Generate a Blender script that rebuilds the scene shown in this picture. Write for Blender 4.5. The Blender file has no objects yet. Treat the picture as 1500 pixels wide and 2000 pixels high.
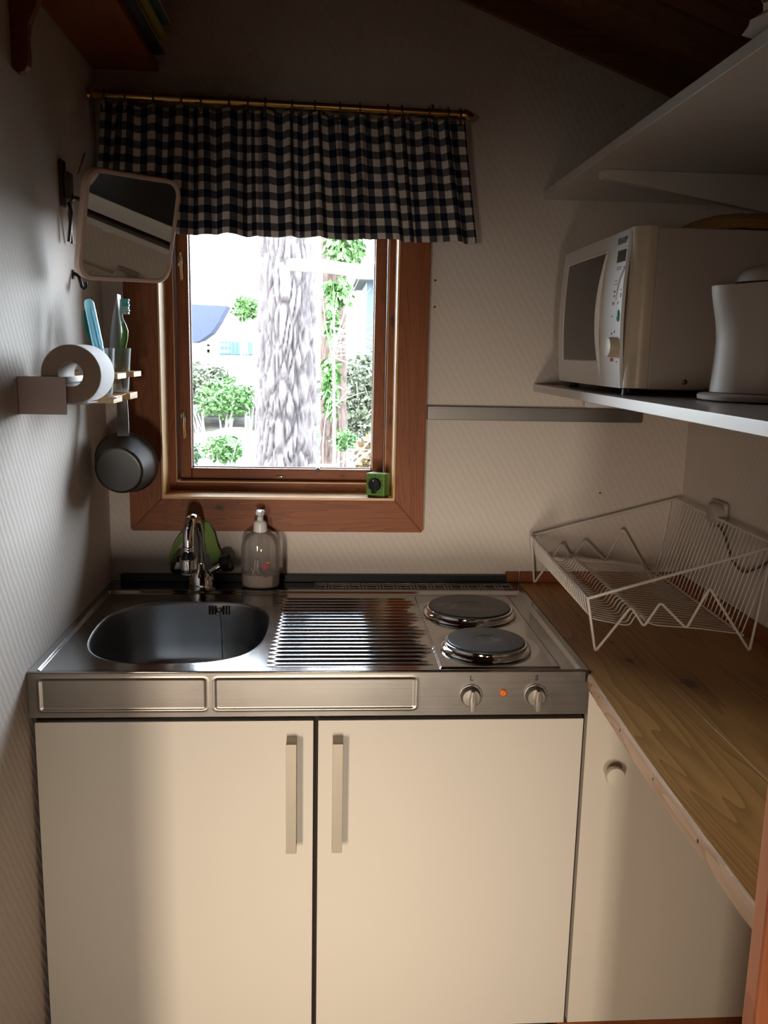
import bpy, bmesh, math, random
from mathutils import Vector, Matrix, noise
random.seed(7)
S = bpy.context.scene
COL = S.collection
PI = math.pi
XR = 1.41          # right wall
H = 0.90           # counter height
YF = -0.621        # front plane of doors

# ------------------------------------------------------------------ camera
def camera():
    cd = bpy.data.cameras.new('camera'); c = bpy.data.objects.new('camera', cd); COL.objects.link(c)
    p, y, r, F = 0.18183349, 0.0695274, 0.02122158, 1700.5
    cy, sy, cp, sp = math.cos(y), math.sin(y), math.cos(p), math.sin(p)
    f = Vector((sy*cp, cy*cp, -sp)); rt = Vector((cy, -sy, 0)); up = rt.cross(f)
    cr, sr = math.cos(r), math.sin(r)
    r2 = cr*rt+sr*up; u2 = -sr*rt+cr*up
    m = Matrix((r2, u2, -f)).transposed().to_4x4(); m.translation = Vector((0.51521, -2.09902, 1.46097))
    c.matrix_world = m
    cd.sensor_fit = 'VERTICAL'; cd.sensor_height = 36.0; cd.lens = F/2000*36.0
    cd.clip_start = 0.02; cd.clip_end = 200
    S.camera = c
camera()
# ------------------------------------------------------------------ exposure / world / lights
S.view_settings.view_transform = 'Standard'; S.view_settings.look = 'None'
S.view_settings.exposure = 0.0; S.view_settings.gamma = 1.0
try: S.view_settings.use_curve_mapping = False
except Exception: pass
S.cycles.use_denoising = True
S.cycles.max_bounces = 10; S.cycles.diffuse_bounces = 5; S.cycles.glossy_bounces = 5; S.cycles.transparent_max_bounces = 24
S.cycles.transmission_bounces = 8
S.cycles.sample_clamp_indirect = 6.0
S.cycles.caustics_reflective = False; S.cycles.caustics_refractive = False
SKY = 38.0
W = bpy.data.worlds.new('world'); S.world = W; W.use_nodes = True
nt = W.node_tree; nt.nodes.clear()
wo = nt.nodes.new('ShaderNodeOutputWorld'); bg = nt.nodes.new('ShaderNodeBackground')
tc = nt.nodes.new('ShaderNodeTexCoord'); sx = nt.nodes.new('ShaderNodeSeparateXYZ'); cr_ = nt.nodes.new('ShaderNodeValToRGB')
nt.links.new(tc.outputs['Generated'], sx.inputs[0]); nt.links.new(sx.outputs['Z'], cr_.inputs[0])
cr_.color_ramp.elements[0].color = (0.86, 0.93, 1.0, 1); cr_.color_ramp.elements[1].color = (0.62, 0.78, 1.0, 1)
nt.links.new(cr_.outputs[0], bg.inputs[0]); bg.inputs[1].default_value = SKY
nt.links.new(bg.outputs[0], wo.inputs[0])
def area(name, loc, target, sx_, sy_, power, color, portal=False, spread=PI):
    d = bpy.data.lights.new(name, 'AREA'); d.shape = 'RECTANGLE'; d.size = sx_; d.size_y = sy_
    d.energy = power; d.color = color; d.spread = spread
    o = bpy.data.objects.new(name, d); COL.objects.link(o); o.location = loc
    o.rotation_euler = (Vector(target)-Vector(loc)).to_track_quat('-Z', 'Y').to_euler()
    if portal: d.cycles.is_portal = True
    return o
sd = bpy.data.lights.new('sun', 'SUN'); sd.energy = 7.0; sd.angle = 0.02; sd.color = (1, .95, .86)
so = bpy.data.objects.new('sun', sd); COL.objects.link(so)
so.rotation_euler = Vector((0.75, 0.42, -0.72)).to_track_quat('-Z', 'Y').to_euler()
area('kitchen_window_portal', (0.41, 0.20, 1.45), (0.41, -1, 1.45), 0.50, 0.66, 1, (1, 1, 1), portal=True)
# assumed area lamps, added in the closed room behind the camera to light doors
area('assumed_rear_lamp_low', (0.50, -4.2, 0.31), (0.60, -.6, 0.48), 0.20, 0.60, 2.5, (1.0, 0.89, 0.76), spread=.62)
area('assumed_rear_lamp_side', (-0.66, -4.3, 0.72), (0.50, -.6, 0.36), 0.34, 1.2, 4.5, (1.0, 0.84, 0.68), spread=.62)

# ------------------------------------------------------------------ material helpers
def newmat(name):
    m = bpy.data.materials.new(name); m.use_nodes = True; n = m.node_tree; n.nodes.clear()
    out = n.nodes.new('ShaderNodeOutputMaterial'); return m, n, out
def N(n, t, **k):
    x = n.nodes.new(t)
    for a, b in k.items():
        if a.startswith('i_'): x.inputs[a[2:].replace('_', ' ')].default_value = b
        else: setattr(x, a, b)
    return x
def math_(n, op, a, b=None, c=None):
    x = n.nodes.new('ShaderNodeMath'); x.operation = op
    for i, v in enumerate((a, b, c)):
        if v is None: continue
        if isinstance(v, (int, float)): x.inputs[i].default_value = v
        else: n.links.new(v, x.inputs[i])
    return x.outputs[0]
def mix(n, f, a, b, mode='MIX'):
    x = n.nodes.new('ShaderNodeMix'); x.data_type = 'RGBA'; x.blend_type = mode
    for i, v in ((0, f), (6, a), (7, b)):
        if isinstance(v, (int, float)): x.inputs[i].default_value = v
        elif isinstance(v, tuple): x.inputs[i].default_value = (*v, 1) if len(v) == 3 else v
        else: n.links.new(v, x.inputs[i])
    return x.outputs[2]
def pos(n): return n.nodes.new('ShaderNodeNewGeometry').outputs['Position']
def mapped(n, vec, sc=(1, 1, 1), rot=(0, 0, 0), loc=(0, 0, 0)):
    m = n.nodes.new('ShaderNodeMapping'); m.inputs[3].default_value = sc; m.inputs[2].default_value = rot; m.inputs[1].default_value = loc
    n.links.new(vec, m.inputs[0]); return m.outputs[0]
def noise_(n, vec, scale, detail=4, rough=.55, dist=0):
    x = N(n, 'ShaderNodeTexNoise'); x.inputs['Scale'].default_value = scale; x.inputs['Detail'].default_value = detail
    x.inputs['Roughness'].default_value = rough; x.inputs['Distortion'].default_value = dist
    n.links.new(vec, x.inputs[0]); return x.outputs[0]
def ramp(n, f, stops):
    r = n.nodes.new('ShaderNodeValToRGB'); e = r.color_ramp.elements
    while len(e) < len(stops): e.new(0.5)
    for i, (p, c) in enumerate(stops): e[i].position = p; e[i].color = (*c, 1) if len(c) == 3 else c
    n.links.new(f, r.inputs[0]); return r.outputs[0]
def bump(n, h, strength, dist=0.001):
    b = n.nodes.new('ShaderNodeBump'); b.inputs['Strength'].default_value = strength; b.inputs['Distance'].default_value = dist
    n.links.new(h, b.inputs['Height']); return b.outputs[0]
def bsdf(n, out, color=None, rough=.5, metal=0, spec=.5, normal=None, trans=0, alpha=1, ior=1.45, coat=0, sheen=0, sss=0, emit=None):
    p = n.nodes.new('ShaderNodeBsdfPrincipled')
    def si(k, v):
        if v is None: return
        if isinstance(v, (int, float)): p.inputs[k].default_value = v
        elif isinstance(v, tuple): p.inputs[k].default_value = (*v, 1) if len(v) == 3 else v
        else: n.links.new(v, p.inputs[k])
    si('Base Color', color); si('Roughness', rough); si('Metallic', metal); si('Specular IOR Level', spec)
    si('Transmission Weight', trans); si('Alpha', alpha); si('IOR', ior); si('Coat Weight', coat); si('Sheen Weight', sheen)
    if sss: si('Subsurface Weight', sss); p.inputs['Subsurface Radius'].default_value = (.01, .01, .01)
    if normal is not None: n.links.new(normal, p.inputs['Normal'])
    n.links.new(p.outputs[0], out.inputs[0]); return p
def plain(name, color, rough=.5, metal=0, spec=.5, var=.08, scale=40, bmp=0.0, coat=0, sss=0):
    m, n, out = newmat(name); P = pos(n)
    f = noise_(n, P, scale, 3)
    c = mix(n, f, tuple(x*(1-var) for x in color), tuple(min(1, x*(1+var)) for x in color))
    nr = bump(n, noise_(n, P, scale*6, 3), bmp, .001) if bmp else None
    bsdf(n, out, c, rough, metal, spec, nr, coat=coat, sss=sss); return m
def wood(name, dark, light, axis='x', scale=1.0, rough=.45, knots=(), spec=.4, ring=28, bmp=.25, contrast=1.0):
    m, n, out = newmat(name); P = pos(n)
    st = {'x': (.10, 1, 1), 'y': (1, .10, 1), 'z': (1, 1, .10)}[axis]
    v = mapped(n, P, st)
    big = noise_(n, v, 9*scale, 3, .5, .6)
    fine = noise_(n, mapped(n, P, tuple(s if s == 1 else .03 for s in st)), 260*scale, 3, .6)
    rings = math_(n, 'FRACT', math_(n, 'MULTIPLY', big, float(ring)*.5))
    rings = math_(n, 'POWER', rings, 1.6)
    f = math_(n, 'ADD', math_(n, 'MULTIPLY', rings, .55*contrast), math_(n, 'MULTIPLY', fine, .45))
    c = mix(n, f, light, dark)
    tone = noise_(n, v, 3.0, 2)
    c = mix(n, math_(n, 'MULTIPLY', tone, .5), c, tuple(x*.62 for x in dark))
    if knots:
        for (kx, ky, kz, kr) in knots:
            d = n.nodes.new('ShaderNodeVectorMath'); d.operation = 'SUBTRACT'; n.links.new(P, d.inputs[0]); d.inputs[1].default_value = (kx, ky, kz)
            sc = n.nodes.new('ShaderNodeVectorMath'); sc.operation = 'MULTIPLY'; n.links.new(d.outputs[0], sc.inputs[0])
            sc.inputs[1].default_value = {'x': (.6, 1, 1), 'y': (1, .6, 1), 'z': (1, 1, .6)}[axis]
            le = n.nodes.new('ShaderNodeVectorMath'); le.operation = 'LENGTH'; n.links.new(sc.outputs[0], le.inputs[0])
            dd = math_(n, 'ADD', le.outputs['Value'], math_(n, 'MULTIPLY', math_(n, 'SUBTRACT', noise_(n, P, 120, 2), .5), kr*.9))
            k = n.nodes.new('ShaderNodeMapRange'); n.links.new(dd, k.inputs[0]); k.inputs[1].default_value = kr*.45; k.inputs[2].default_value = kr
            k.inputs[3].default_value = 1; k.inputs[4].default_value = 0
            c = mix(n, math_(n, 'MULTIPLY', k.outputs[0], .88), c, tuple(x*.22 for x in dark))
            h2 = n.nodes.new('ShaderNodeMapRange'); n.links.new(dd, h2.inputs[0]); h2.inputs[1].default_value = kr; h2.inputs[2].default_value = kr*3
            h2.inputs[3].default_value = 1; h2.inputs[4].default_value = 0
            swirl = math_(n, 'FRACT', math_(n, 'MULTIPLY', dd, 1.3/kr))
            c = mix(n, math_(n, 'MULTIPLY', math_(n, 'MULTIPLY', h2.outputs[0], swirl), .45), c, tuple(x*.5 for x in dark))
    bsdf(n, out, c, rough, 0, spec, bump(n, f, bmp, .0006)); return m
def steel(name, color=(.60, .59, .57), rough=.22, axis='x', brush=.3, smudge=.12):
    m, n, out = newmat(name); P = pos(n)
    st = {'x': (2, 500, 500), 'y': (500, 2, 500), 'z': (500, 500, 2)}[axis]
    br = noise_(n, mapped(n, P, st), 1.0, 3, .6)
    sm = noise_(n, P, 9, 4, .6)
    r = math_(n, 'ADD', math_(n, 'MULTIPLY', br, .08 if brush > .05 else .01), math_(n, 'ADD', rough-.04, math_(n, 'MULTIPLY', sm, smudge)))
    c = mix(n, sm, tuple(x*.86 for x in color), color)
    bsdf(n, out, c, r, 1.0, .5, bump(n, br, brush, .0002) if brush > .05 else None); return m
def glass(name, tint=(1, 1, 1), refl=.08, rough=.02, dens=0.0):
    m, n, out = newmat(name)
    fr = n.nodes.new('ShaderNodeFresnel'); fr.inputs[0].default_value = 1.45
    tr = n.nodes.new('ShaderNodeBsdfTransparent'); tr.inputs[0].default_value = (*tint, 1)
    gl = n.nodes.new('ShaderNodeBsdfGlossy'); gl.inputs['Roughness'].default_value = rough
    f = math_(n, 'MINIMUM', math_(n, 'ADD', math_(n, 'MULTIPLY', fr.outputs[0], 1.0), refl*.2), 1.0)
    mx = n.nodes.new('ShaderNodeMixShader'); n.links.new(f, mx.inputs[0]); n.links.new(tr.outputs[0], mx.inputs[1]); n.links.new(gl.outputs[0], mx.inputs[2])
    last = mx
    if dens:
        df = n.nodes.new('ShaderNodeBsdfDiffuse'); df.inputs[0].default_value = (*tint, 1)
        tl = n.nodes.new('ShaderNodeBsdfTranslucent'); tl.inputs[0].default_value = (*tint, 1)
        a = n.nodes.new('ShaderNodeAddShader'); n.links.new(df.outputs[0], a.inputs[0]); n.links.new(tl.outputs[0], a.inputs[1])
        last = n.nodes.new('ShaderNodeMixShader'); last.inputs[0].default_value = dens
        n.links.new(mx.outputs[0], last.inputs[1]); n.links.new(a.outputs[0], last.inputs[2])
    n.links.new(last.outputs[0], out.inputs[0]); return m

def wall_mat(name, base):
    m, n, out = newmat(name); P = pos(n)
    s = n.nodes.new('ShaderNodeSeparateXYZ'); n.links.new(P, s.inputs[0]); X, Y, Z = s.outputs
    XY = math_(n, 'ADD', X, Y)
    wob = math_(n, 'MULTIPLY', noise_(n, P, 14, 2), .012)
    d = math_(n, 'ADD', math_(n, 'ADD', math_(n, 'MULTIPLY', XY, .86), math_(n, 'MULTIPLY', Z, .51)), wob)
    rib = math_(n, 'SINE', math_(n, 'MULTIPLY', d, 2*PI/.0155))
    g1 = math_(n, 'SINE', math_(n, 'MULTIPLY', XY, 2*PI/.0062)); g2 = math_(n, 'SINE', math_(n, 'MULTIPLY', Z, 2*PI/.0074))
    grid = math_(n, 'MULTIPLY', g1, g2)
    big = noise_(n, P, 2.2, 3)
    amt = ramp(n, noise_(n, P, 1.3, 2), [(0.25, (.45,)*3), (.75, (1,)*3)])
    h = math_(n, 'ADD', math_(n, 'MULTIPLY', math_(n, 'MULTIPLY', rib, .55), amt), math_(n, 'MULTIPLY', grid, .35))
    h = math_(n, 'ADD', h, math_(n, 'MULTIPLY', noise_(n, P, 500, 2), .35))
    c = mix(n, big, tuple(x*.93 for x in base), base)
    dirt = ramp(n, noise_(n, P, 30, 5, .7), [(.70, (0, 0, 0)), (.80, (1, 1, 1))])
    c = mix(n, math_(n, 'MULTIPLY', dirt, .10), c, tuple(x*.55 for x in base))
    c = mix(n, math_(n, 'MULTIPLY', math_(n, 'ADD', math_(n, 'MULTIPLY', rib, .5), .5), .17), c, tuple(x*.72 for x in base))
    bsdf(n, out, c, .62, 0, .35, bump(n, h, .42, .0009)); return m

def gingham():
    m, n, out = newmat('gingham_cloth')
    uv = n.nodes.new('ShaderNodeUVMap'); s = n.nodes.new('ShaderNodeSeparateXYZ'); n.links.new(uv.outputs[0], s.inputs[0])
    def stripe(c, ph):
        f = math_(n, 'FRACT', math_(n, 'ADD', math_(n, 'DIVIDE', c, .0335), ph))
        return math_(n, 'GREATER_THAN', f, .5)
    a = stripe(s.outputs[0], .2); b = stripe(s.outputs[1], .30)
    thr = noise_(n, mapped(n, uv.outputs[0], (900, 900, 1)), 1, 2)
    white = (.76, .68, .59); navy = (.012, .014, .028); mid = (.10, .10, .115); mid2 = (.135, .13, .135)
    c = mix(n, a, mix(n, b, white, mid2), mix(n, b, mid, navy))
    c = mix(n, math_(n, 'MULTIPLY', thr, .25), c, (.03, .03, .05), 'MIX')
    d = n.nodes.new('ShaderNodeBsdfDiffuse'); t = n.nodes.new('ShaderNodeBsdfTranslucent')
    n.links.new(c, d.inputs[0]); n.links.new(c, t.inputs[0])
    bp = bump(n, thr, .3, .0005); n.links.new(bp, d.inputs[1])
    mx = n.nodes.new('ShaderNodeMixShader'); mx.inputs[0].default_value = .10
    n.links.new(d.outputs[0], mx.inputs[1]); n.links.new(t.outputs[0], mx.inputs[2]); n.links.new(mx.outputs[0], out.inputs[0]); return m

M = {}
M['wall'] = wall_mat('woven_wallpaper', (.69, .61, .535))
M['wall_plain'] = wood('panelled_wall', (.10, .05, .025), (.19, .10, .05), 'z')
M['floor'] = wood('floor_wood', (.30, .14, .055), (.52, .27, .12), 'y')
KN = ((.682, .07, 1.535, .013), (.684, .07, 1.295, .012))
M['pine_z'] = wood('pine_upright', (.18, .043, .009), (.38, .110, .020), 'z', 1.6, .5, KN)
M['pine_x'] = wood('pine_level', (.17, .041, .008), (.37, .107, .019), 'x', 1.6, .5, ((.262, -.023, 1.084, .009), (.56, .10, 1.148, .004)))
M['pine_lit'] = wood('pine_lit_reveal', (.66, .36, .12), (.85, .54, .22), 'z', 1.6, .4)  # casing pine lightened: window light on the reveals put into the colour
M['sill'] = wood('pine_lit_sill', (.70, .36, .13), (.88, .54, .24), 'x', 1.6, .32)  # same pine brightened: daylight falling on the sill is in the colour
M['ceil'] = wood('ceiling_pine', (.17, .068, .022), (.30, .125, .042), 'x', 1.0, .5)
M['ceil2'] = wood('ceiling_pine_deep', (.14, .056, .018), (.25, .105, .036), 'x', 1.3, .5)
M['shelfwood'] = wood('dark_shelf_wood', (.20, .055, .016), (.32, .10, .034), 'y', 1.0, .5)
M['bench'] = wood('oiled_worktop', (.24, .105, .024), (.60, .31, .090), 'y', .62, .40, ((1.09, -.575, .9, .012), (1.157, -.69, .9, .018), (1.2, -.98, .9, .008), (1.09, -.47, .9, .006)), ring=60, contrast=1.0, spec=.35)
M['benchedge'] = wood('worn_worktop_edge', (.34, .17, .085), (.60, .38, .21), 'y', 1.5, .7, bmp=.6)
M['post'] = wood('door_frame_wood', (.38, .115, .045), (.58, .20, .085), 'z', 1.2, .4)
M['steel'] = steel('counter_steel', (.37, .36, .35), .13, 'x', .02, .07)
M['apron'] = steel('apron_steel', (.26, .235, .205), .27, 'x', .2, .12)
M['basin'] = steel('basin_steel', (.33, .325, .32), .30, 'x', .25, .08)
M['pansteel'] = steel('pan_steel', (.19, .185, .18), .32, 'x', .3, .2)
M['rail'] = steel('rail_steel', (.25, .235, .215), .34, 'x', .4, .2)
M['handle'] = plain('handle_metal', (.42, .37, .29), .45, .45, var=.04)
M['knobm'] = plain('knob_metal', (.36, .32, .27), .32, .7, var=.05)
M['chrome'] = plain('chrome', (.78, .78, .78), .06, 1.0, var=.02)
M['brass'] = plain('brass', (.58, .36, .10), .22, 1.0, var=.15, scale=25)
M['door'] = plain('cream_door', (.63, .575, .49), .34, 0, .45, var=.03, scale=3, bmp=.02)
M['door2'] = plain('cream_door_side', (.62, .555, .455), .42, 0, .4, var=.03, scale=3, bmp=.02)
M['carcass'] = plain('dark_gap', (.035, .025, .02), .8)
M['black'] = plain('black_rubber', (.012, .012, .012), .45)
M['blackgloss'] = plain('black_plastic', (.010, .011, .012), .22)
M['plate'] = None
M['white'] = plain('white_paint', (.66, .62, .57), .4, var=.03)
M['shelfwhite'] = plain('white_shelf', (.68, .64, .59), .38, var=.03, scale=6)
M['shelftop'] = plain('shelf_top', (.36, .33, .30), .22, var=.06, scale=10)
M['wire'] = plain('white_coated_wire', (.66, .60, .54), .4, var=.05)
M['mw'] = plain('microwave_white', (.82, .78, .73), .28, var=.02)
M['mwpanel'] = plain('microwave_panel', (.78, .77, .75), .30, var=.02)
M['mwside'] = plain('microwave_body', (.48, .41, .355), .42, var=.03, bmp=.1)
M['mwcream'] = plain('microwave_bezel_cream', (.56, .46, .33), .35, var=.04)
M['mwwin'] = plain('microwave_window', (.030, .028, .025), .16, var=.1)
M['lcd'] = plain('lcd_screen', (.045, .05, .04), .15)
M['teal'] = plain('teal_button', (.05, .30, .24), .25)
M['print'] = plain('grey_print', (.12, .12, .12), .5)
M['redprint'] = plain('red_print', (.55, .06, .05), .5)
M['kettle'] = plain('kettle_plastic', (.50, .43, .37), .5, var=.02)
M['straw'] = plain('plaited_straw', (.36, .20, .07), .8, var=.5, scale=160, bmp=.8)
M['paper'] = plain('crumpled_paper', (.66, .58, .52), .7, var=.05, bmp=.2)
M['tissue'] = plain('toilet_tissue', (.78, .76, .75), .85, var=.03, bmp=.3)
M['tissue_end'] = plain('roll_end', (.30, .215, .155), .9, var=.10, scale=200)
M['card'] = plain('cardboard_tube', (.45, .40, .36), .8)
M['pinkwhite'] = plain('holder_plastic', (.48, .38, .35), .4, var=.03)
M['holderwood'] = wood('holder_wood', (.48, .26, .09), (.68, .42, .17), 'y', 2, .4)
M['green'] = plain('timer_green', (.11, .23, .035), .38, var=.06)
M['strap'] = plain('green_cloth', (.32, .50, .14), .8, var=.25, scale=300, bmp=.8)
M['bristle'] = plain('teal_bristles', (.10, .50, .46), .6, var=.15, scale=400)
M['bristlepale'] = plain('pale_bristles', (.45, .62, .62), .6)
M['greenplastic'] = plain('green_plastic', (.20, .38, .07), .35)
M['darkgreen'] = plain('dark_green_plastic', (.01, .14, .09), .35)
M['navy'] = plain('navy_plastic', (.02, .035, .14), .35)
M['whiteplastic'] = plain('white_plastic', (.78, .77, .75), .3, var=.02)
M['tube'] = plain('toothpaste_tube', (.42, .43, .43), .3)
M['socket'] = plain('socket_plastic', (.42, .36, .31), .4)
M['mirror'] = plain('mirror_silver', (.70, .72, .70), .015, 1.0, var=.01)
M['mirrorframe'] = plain('mirror_frame_pink', (.80, .58, .45), .45, var=.04)
M['darkmetal'] = steel('dark_metal', (.16, .14, .12), .35, 'z')
M['yellow'] = plain('yellow_cover', (.30, .25, .03), .5)
M['teal_cover'] = plain('teal_cover', (.05, .09, .075), .5)
M['greycover'] = plain('grey_cover', (.045, .04, .038), .5)
M['pinkcover'] = plain('pink_cover', (.28, .17, .15), .5)
M['orange'] = plain('orange_lens', (.85, .16, .02), .3)
M['glass'] = glass('clear_glass', (.98, .99, .99), .1)
M['tumbler'] = glass('tumbler_glass', (.90, .90, .89), .25, .03, .06)
M['bottle'] = glass('bottle_plastic', (.86, .84, .82), .2, .06, .10)
M['case'] = glass('blue_case_plastic', (.58, .84, .90), .3, .06, .22)
M['liquid'] = plain('liquid_soap', (.62, .53, .44), .35, sss=.3)
M['gingham'] = gingham()

# ------------------------------------------------------------------ geometry helpers
def B(): return bmesh.new()
def merge(bm, tmp, mat=None):
    me = bpy.data.meshes.new('t'); tmp.to_mesh(me); tmp.free()
    if mat is not None: me.transform(mat)
    bm.from_mesh(me); bpy.data.meshes.remove(me)
def box(bm, x0, x1, y0, y1, z0, z1, b=0, seg=2, mat=None):
    t = bmesh.new(); bmesh.ops.create_cube(t, size=1)
    for v in t.verts: v.co = Vector(((x0+x1)/2+v.co.x*(x1-x0), (y0+y1)/2+v.co.y*(y1-y0), (z0+z1)/2+v.co.z*(z1-z0)))
    if b: bmesh.ops.bevel(t, geom=t.edges[:], offset=b, segments=seg, affect='EDGES', profile=.5)
    merge(bm, t, mat); return bm
def frame_axes(d):
    d = Vector(d).normalized(); a = Vector((0, 0, 1)) if abs(d.z) < .9 else Vector((1, 0, 0))
    u = d.cross(a).normalized(); return u, d.cross(u).normalized()
def tube(bm, pts, r, seg=8, closed=False, cap=True):
    pts = [Vector(p) for p in pts]; n = len(pts); rs = r if isinstance(r, (list, tuple)) else [r]*n
    tans = []
    for i in range(n):
        if closed: t = pts[(i+1) % n]-pts[i-1]
        else: t = pts[min(i+1, n-1)]-pts[max(i-1, 0)]
        tans.append(t.normalized() if t.length > 1e-9 else Vector((0, 0, 1)))
    u, _ = frame_axes(tans[0]); rings = []
    for i in range(n):
        t = tans[i]; u = (u-t*u.dot(t)); u = u.normalized() if u.length > 1e-6 else frame_axes(t)[0]; w = t.cross(u)
        rings.append([bm.verts.new(pts[i]+rs[i]*(math.cos(2*PI*k/seg)*u+math.sin(2*PI*k/seg)*w)) for k in range(seg)])
    m = n if closed else n-1
    for i in range(m):
        a, b = rings[i], rings[(i+1) % n]
        for k in range(seg): bm.faces.new((a[k], a[(k+1) % seg], b[(k+1) % seg], b[k]))
    if cap and not closed: bm.faces.new(rings[0][::-1]); bm.faces.new(rings[-1])
    return bm
def lathe(bm, prof, c=(0, 0, 0), seg=32, axis=(0, 0, 1), sx_=1, sy_=1, cap0=True, cap1=True):
    ax = Vector(axis).normalized()
    if abs(ax.z) > .999: u, w = Vector((1, 0, 0)), Vector((0, 1, 0))*(1 if ax.z > 0 else -1)
    else: u, w = frame_axes(ax)
    c = Vector(c); rings = []
    for r, z in prof: rings.append([bm.verts.new(c+ax*z+(u*math.cos(2*PI*k/seg)*sx_+w*math.sin(2*PI*k/seg)*sy_)*max(r, 1e-5)) for k in range(seg)])
    for a, b in zip(rings, rings[1:]):
        for k in range(seg): bm.faces.new((a[k], a[(k+1) % seg], b[(k+1) % seg], b[k]))
    if cap0: bm.faces.new(rings[0][::-1])
    if cap1: bm.faces.new(rings[-1])
    return bm
def prism(bm, poly, e):
    """poly: list of 3D points, extruded by vector e"""
    e = Vector(e); a = [bm.verts.new(Vector(p)) for p in poly]; b = [bm.verts.new(Vector(p)+e) for p in poly]
    n = len(a); bm.faces.new(a[::-1]); bm.faces.new(b)
    for i in range(n): bm.faces.new((a[i], a[(i+1) % n], b[(i+1) % n], b[i]))
    return bm
def grid(bm, fn, nu, nv, uvfn=None):
    vs = [[bm.verts.new(Vector(fn(i/(nu-1), j/(nv-1)))) for j in range(nv)] for i in range(nu)]
    uvl = bm.loops.layers.uv.verify() if uvfn else None
    for i in range(nu-1):
        for j in range(nv-1):
            f = bm.faces.new((vs[i][j], vs[i+1][j], vs[i+1][j+1], vs[i][j+1]))
            if uvl:
                for l, (a, b) in zip(f.loops, ((i, j), (i+1, j), (i+1, j+1), (i, j+1))): l[uvl].uv = uvfn(a/(nu-1), b/(nv-1))
    return vs
def rrect(w, h, r, n=6):
    out = []
    for cx, cy, a0 in ((w/2-r, h/2-r, 0), (-w/2+r, h/2-r, 90), (-w/2+r, -h/2+r, 180), (w/2-r, -h/2+r, 270)):
        for k in range(n+1):
            a = math.radians(a0+90*k/n); out.append((cx+r*math.cos(a), cy+r*math.sin(a)))
    return out
def plate_hole(bm, x0, x1, y0, y1, z0, z1, outline):
    """flat board with a hole; outline = list of (x,y) counter-clockwise"""
    n = len(outline); cx = sum(p[0] for p in outline)/n; cy = sum(p[1] for p in outline)/n
    def rectpt(p):
        dx, dy = p[0]-cx, p[1]-cy; t = 1e9
        if dx > 1e-9: t = min(t, (x1-cx)/dx)
        if dx < -1e-9: t = min(t, (x0-cx)/dx)
        if dy > 1e-9: t = min(t, (y1-cy)/dy)
        if dy < -1e-9: t = min(t, (y0-cy)/dy)
        return (cx+dx*t, cy+dy*t)
    R_ = [rectpt(p) for p in outline]
    for c in ((x0, y0), (x1, y0), (x1, y1), (x0, y1)):
        k = min(range(n), key=lambda i: (R_[i][0]-c[0])**2+(R_[i][1]-c[1])**2); R_[k] = c
    rings = [[bm.verts.new((p[0], p[1], z)) for p in q] for q, z in ((outline, z1), (R_, z1), (R_, z0), (outline, z0))]
    for a, b in ((0, 1), (1, 2), (2, 3), (3, 0)):
        for k in range(n): bm.faces.new((rings[a][k], rings[b][k], rings[b][(k+1) % n], rings[a][(k+1) % n]))
    return R_
ORG = {}
def obj(name, bm, mat, parent=None, label=None, cat=None, group=None, kind=None, smooth=True, loc=None, angle=52, recalc=True):
    if recalc: bmesh.ops.recalc_face_normals(bm, faces=bm.faces[:])
    me = bpy.data.meshes.new(name); bm.to_mesh(me); bm.free()
    if parent is not None: o0 = ORG[parent.name]
    elif loc is not None: o0 = Vector(loc)
    else:
        xs = [v.co for v in me.vertices]
        o0 = Vector(((min(v.x for v in xs)+max(v.x for v in xs))/2, (min(v.y for v in xs)+max(v.y for v in xs))/2, min(v.z for v in xs)))
    me.transform(Matrix.Translation(-o0))
    if smooth:
        me.polygons.foreach_set('use_smooth', [True]*len(me.polygons))
        me.set_sharp_from_angle(angle=math.radians(angle))
    for mm in (mat if isinstance(mat, (list, tuple)) else [mat]): me.materials.append(mm)
    o = bpy.data.objects.new(name, me); COL.objects.link(o)
    if smooth and angle < 180 and len(me.polygons) < 6000:
        wn = o.modifiers.new('normals', 'WEIGHTED_NORMAL'); wn.keep_sharp = True; wn.weight = 80
    if parent is not None: o.parent = parent
    else: o.location = o0
    ORG[o.name] = o0
    tag(o, label, cat, group, kind); return o
def tag(o, label=None, cat=None, group=None, kind=None):
    for k, v in (('label', label), ('category', cat), ('group', group), ('kind', kind)):
        if v: o[k] = v
def thing(name, loc, label, cat, group=None, kind=None):
    o = bpy.data.objects.new(name, None); COL.objects.link(o); o.location = loc; o.empty_display_size = .05
    ORG[o.name] = Vector(loc); tag(o, label, cat, group, kind); return o
def struct(name, bm, mat, parent=None, smooth=False, **k):
    return obj(name, bm, mat, parent, kind=None if parent else 'structure', smooth=smooth, **k)
def text(name, s, size, mat, parent, origin, xdir, ydir, ext=.0002, shear=0, bold=0, align='CENTER'):
    c = bpy.data.curves.new(name, 'FONT'); c.body = s; c.size = size; c.extrude = ext; c.align_x = align; c.align_y = 'CENTER'; c.shear = shear; c.offset = bold
    t = bpy.data.objects.new(name+'_tmp', c); COL.objects.link(t)
    dg = bpy.context.evaluated_depsgraph_get(); dg.update()
    me = bpy.data.meshes.new_from_object(t.evaluated_get(dg)); bpy.data.objects.remove(t); bpy.data.curves.remove(c)
    X = Vector(xdir).normalized(); Y = Vector(ydir).normalized(); Zv = X.cross(Y)
    m = Matrix((X, Y, Zv)).transposed().to_4x4(); m.translation = Vector(origin)-ORG[parent.name]
    me.transform(m); me.materials.clear(); me.materials.append(mat); me.name = name
    o = bpy.data.objects.new(name, me); COL.objects.link(o); o.parent = parent; ORG[o.name] = ORG[parent.name]; return o
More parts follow.
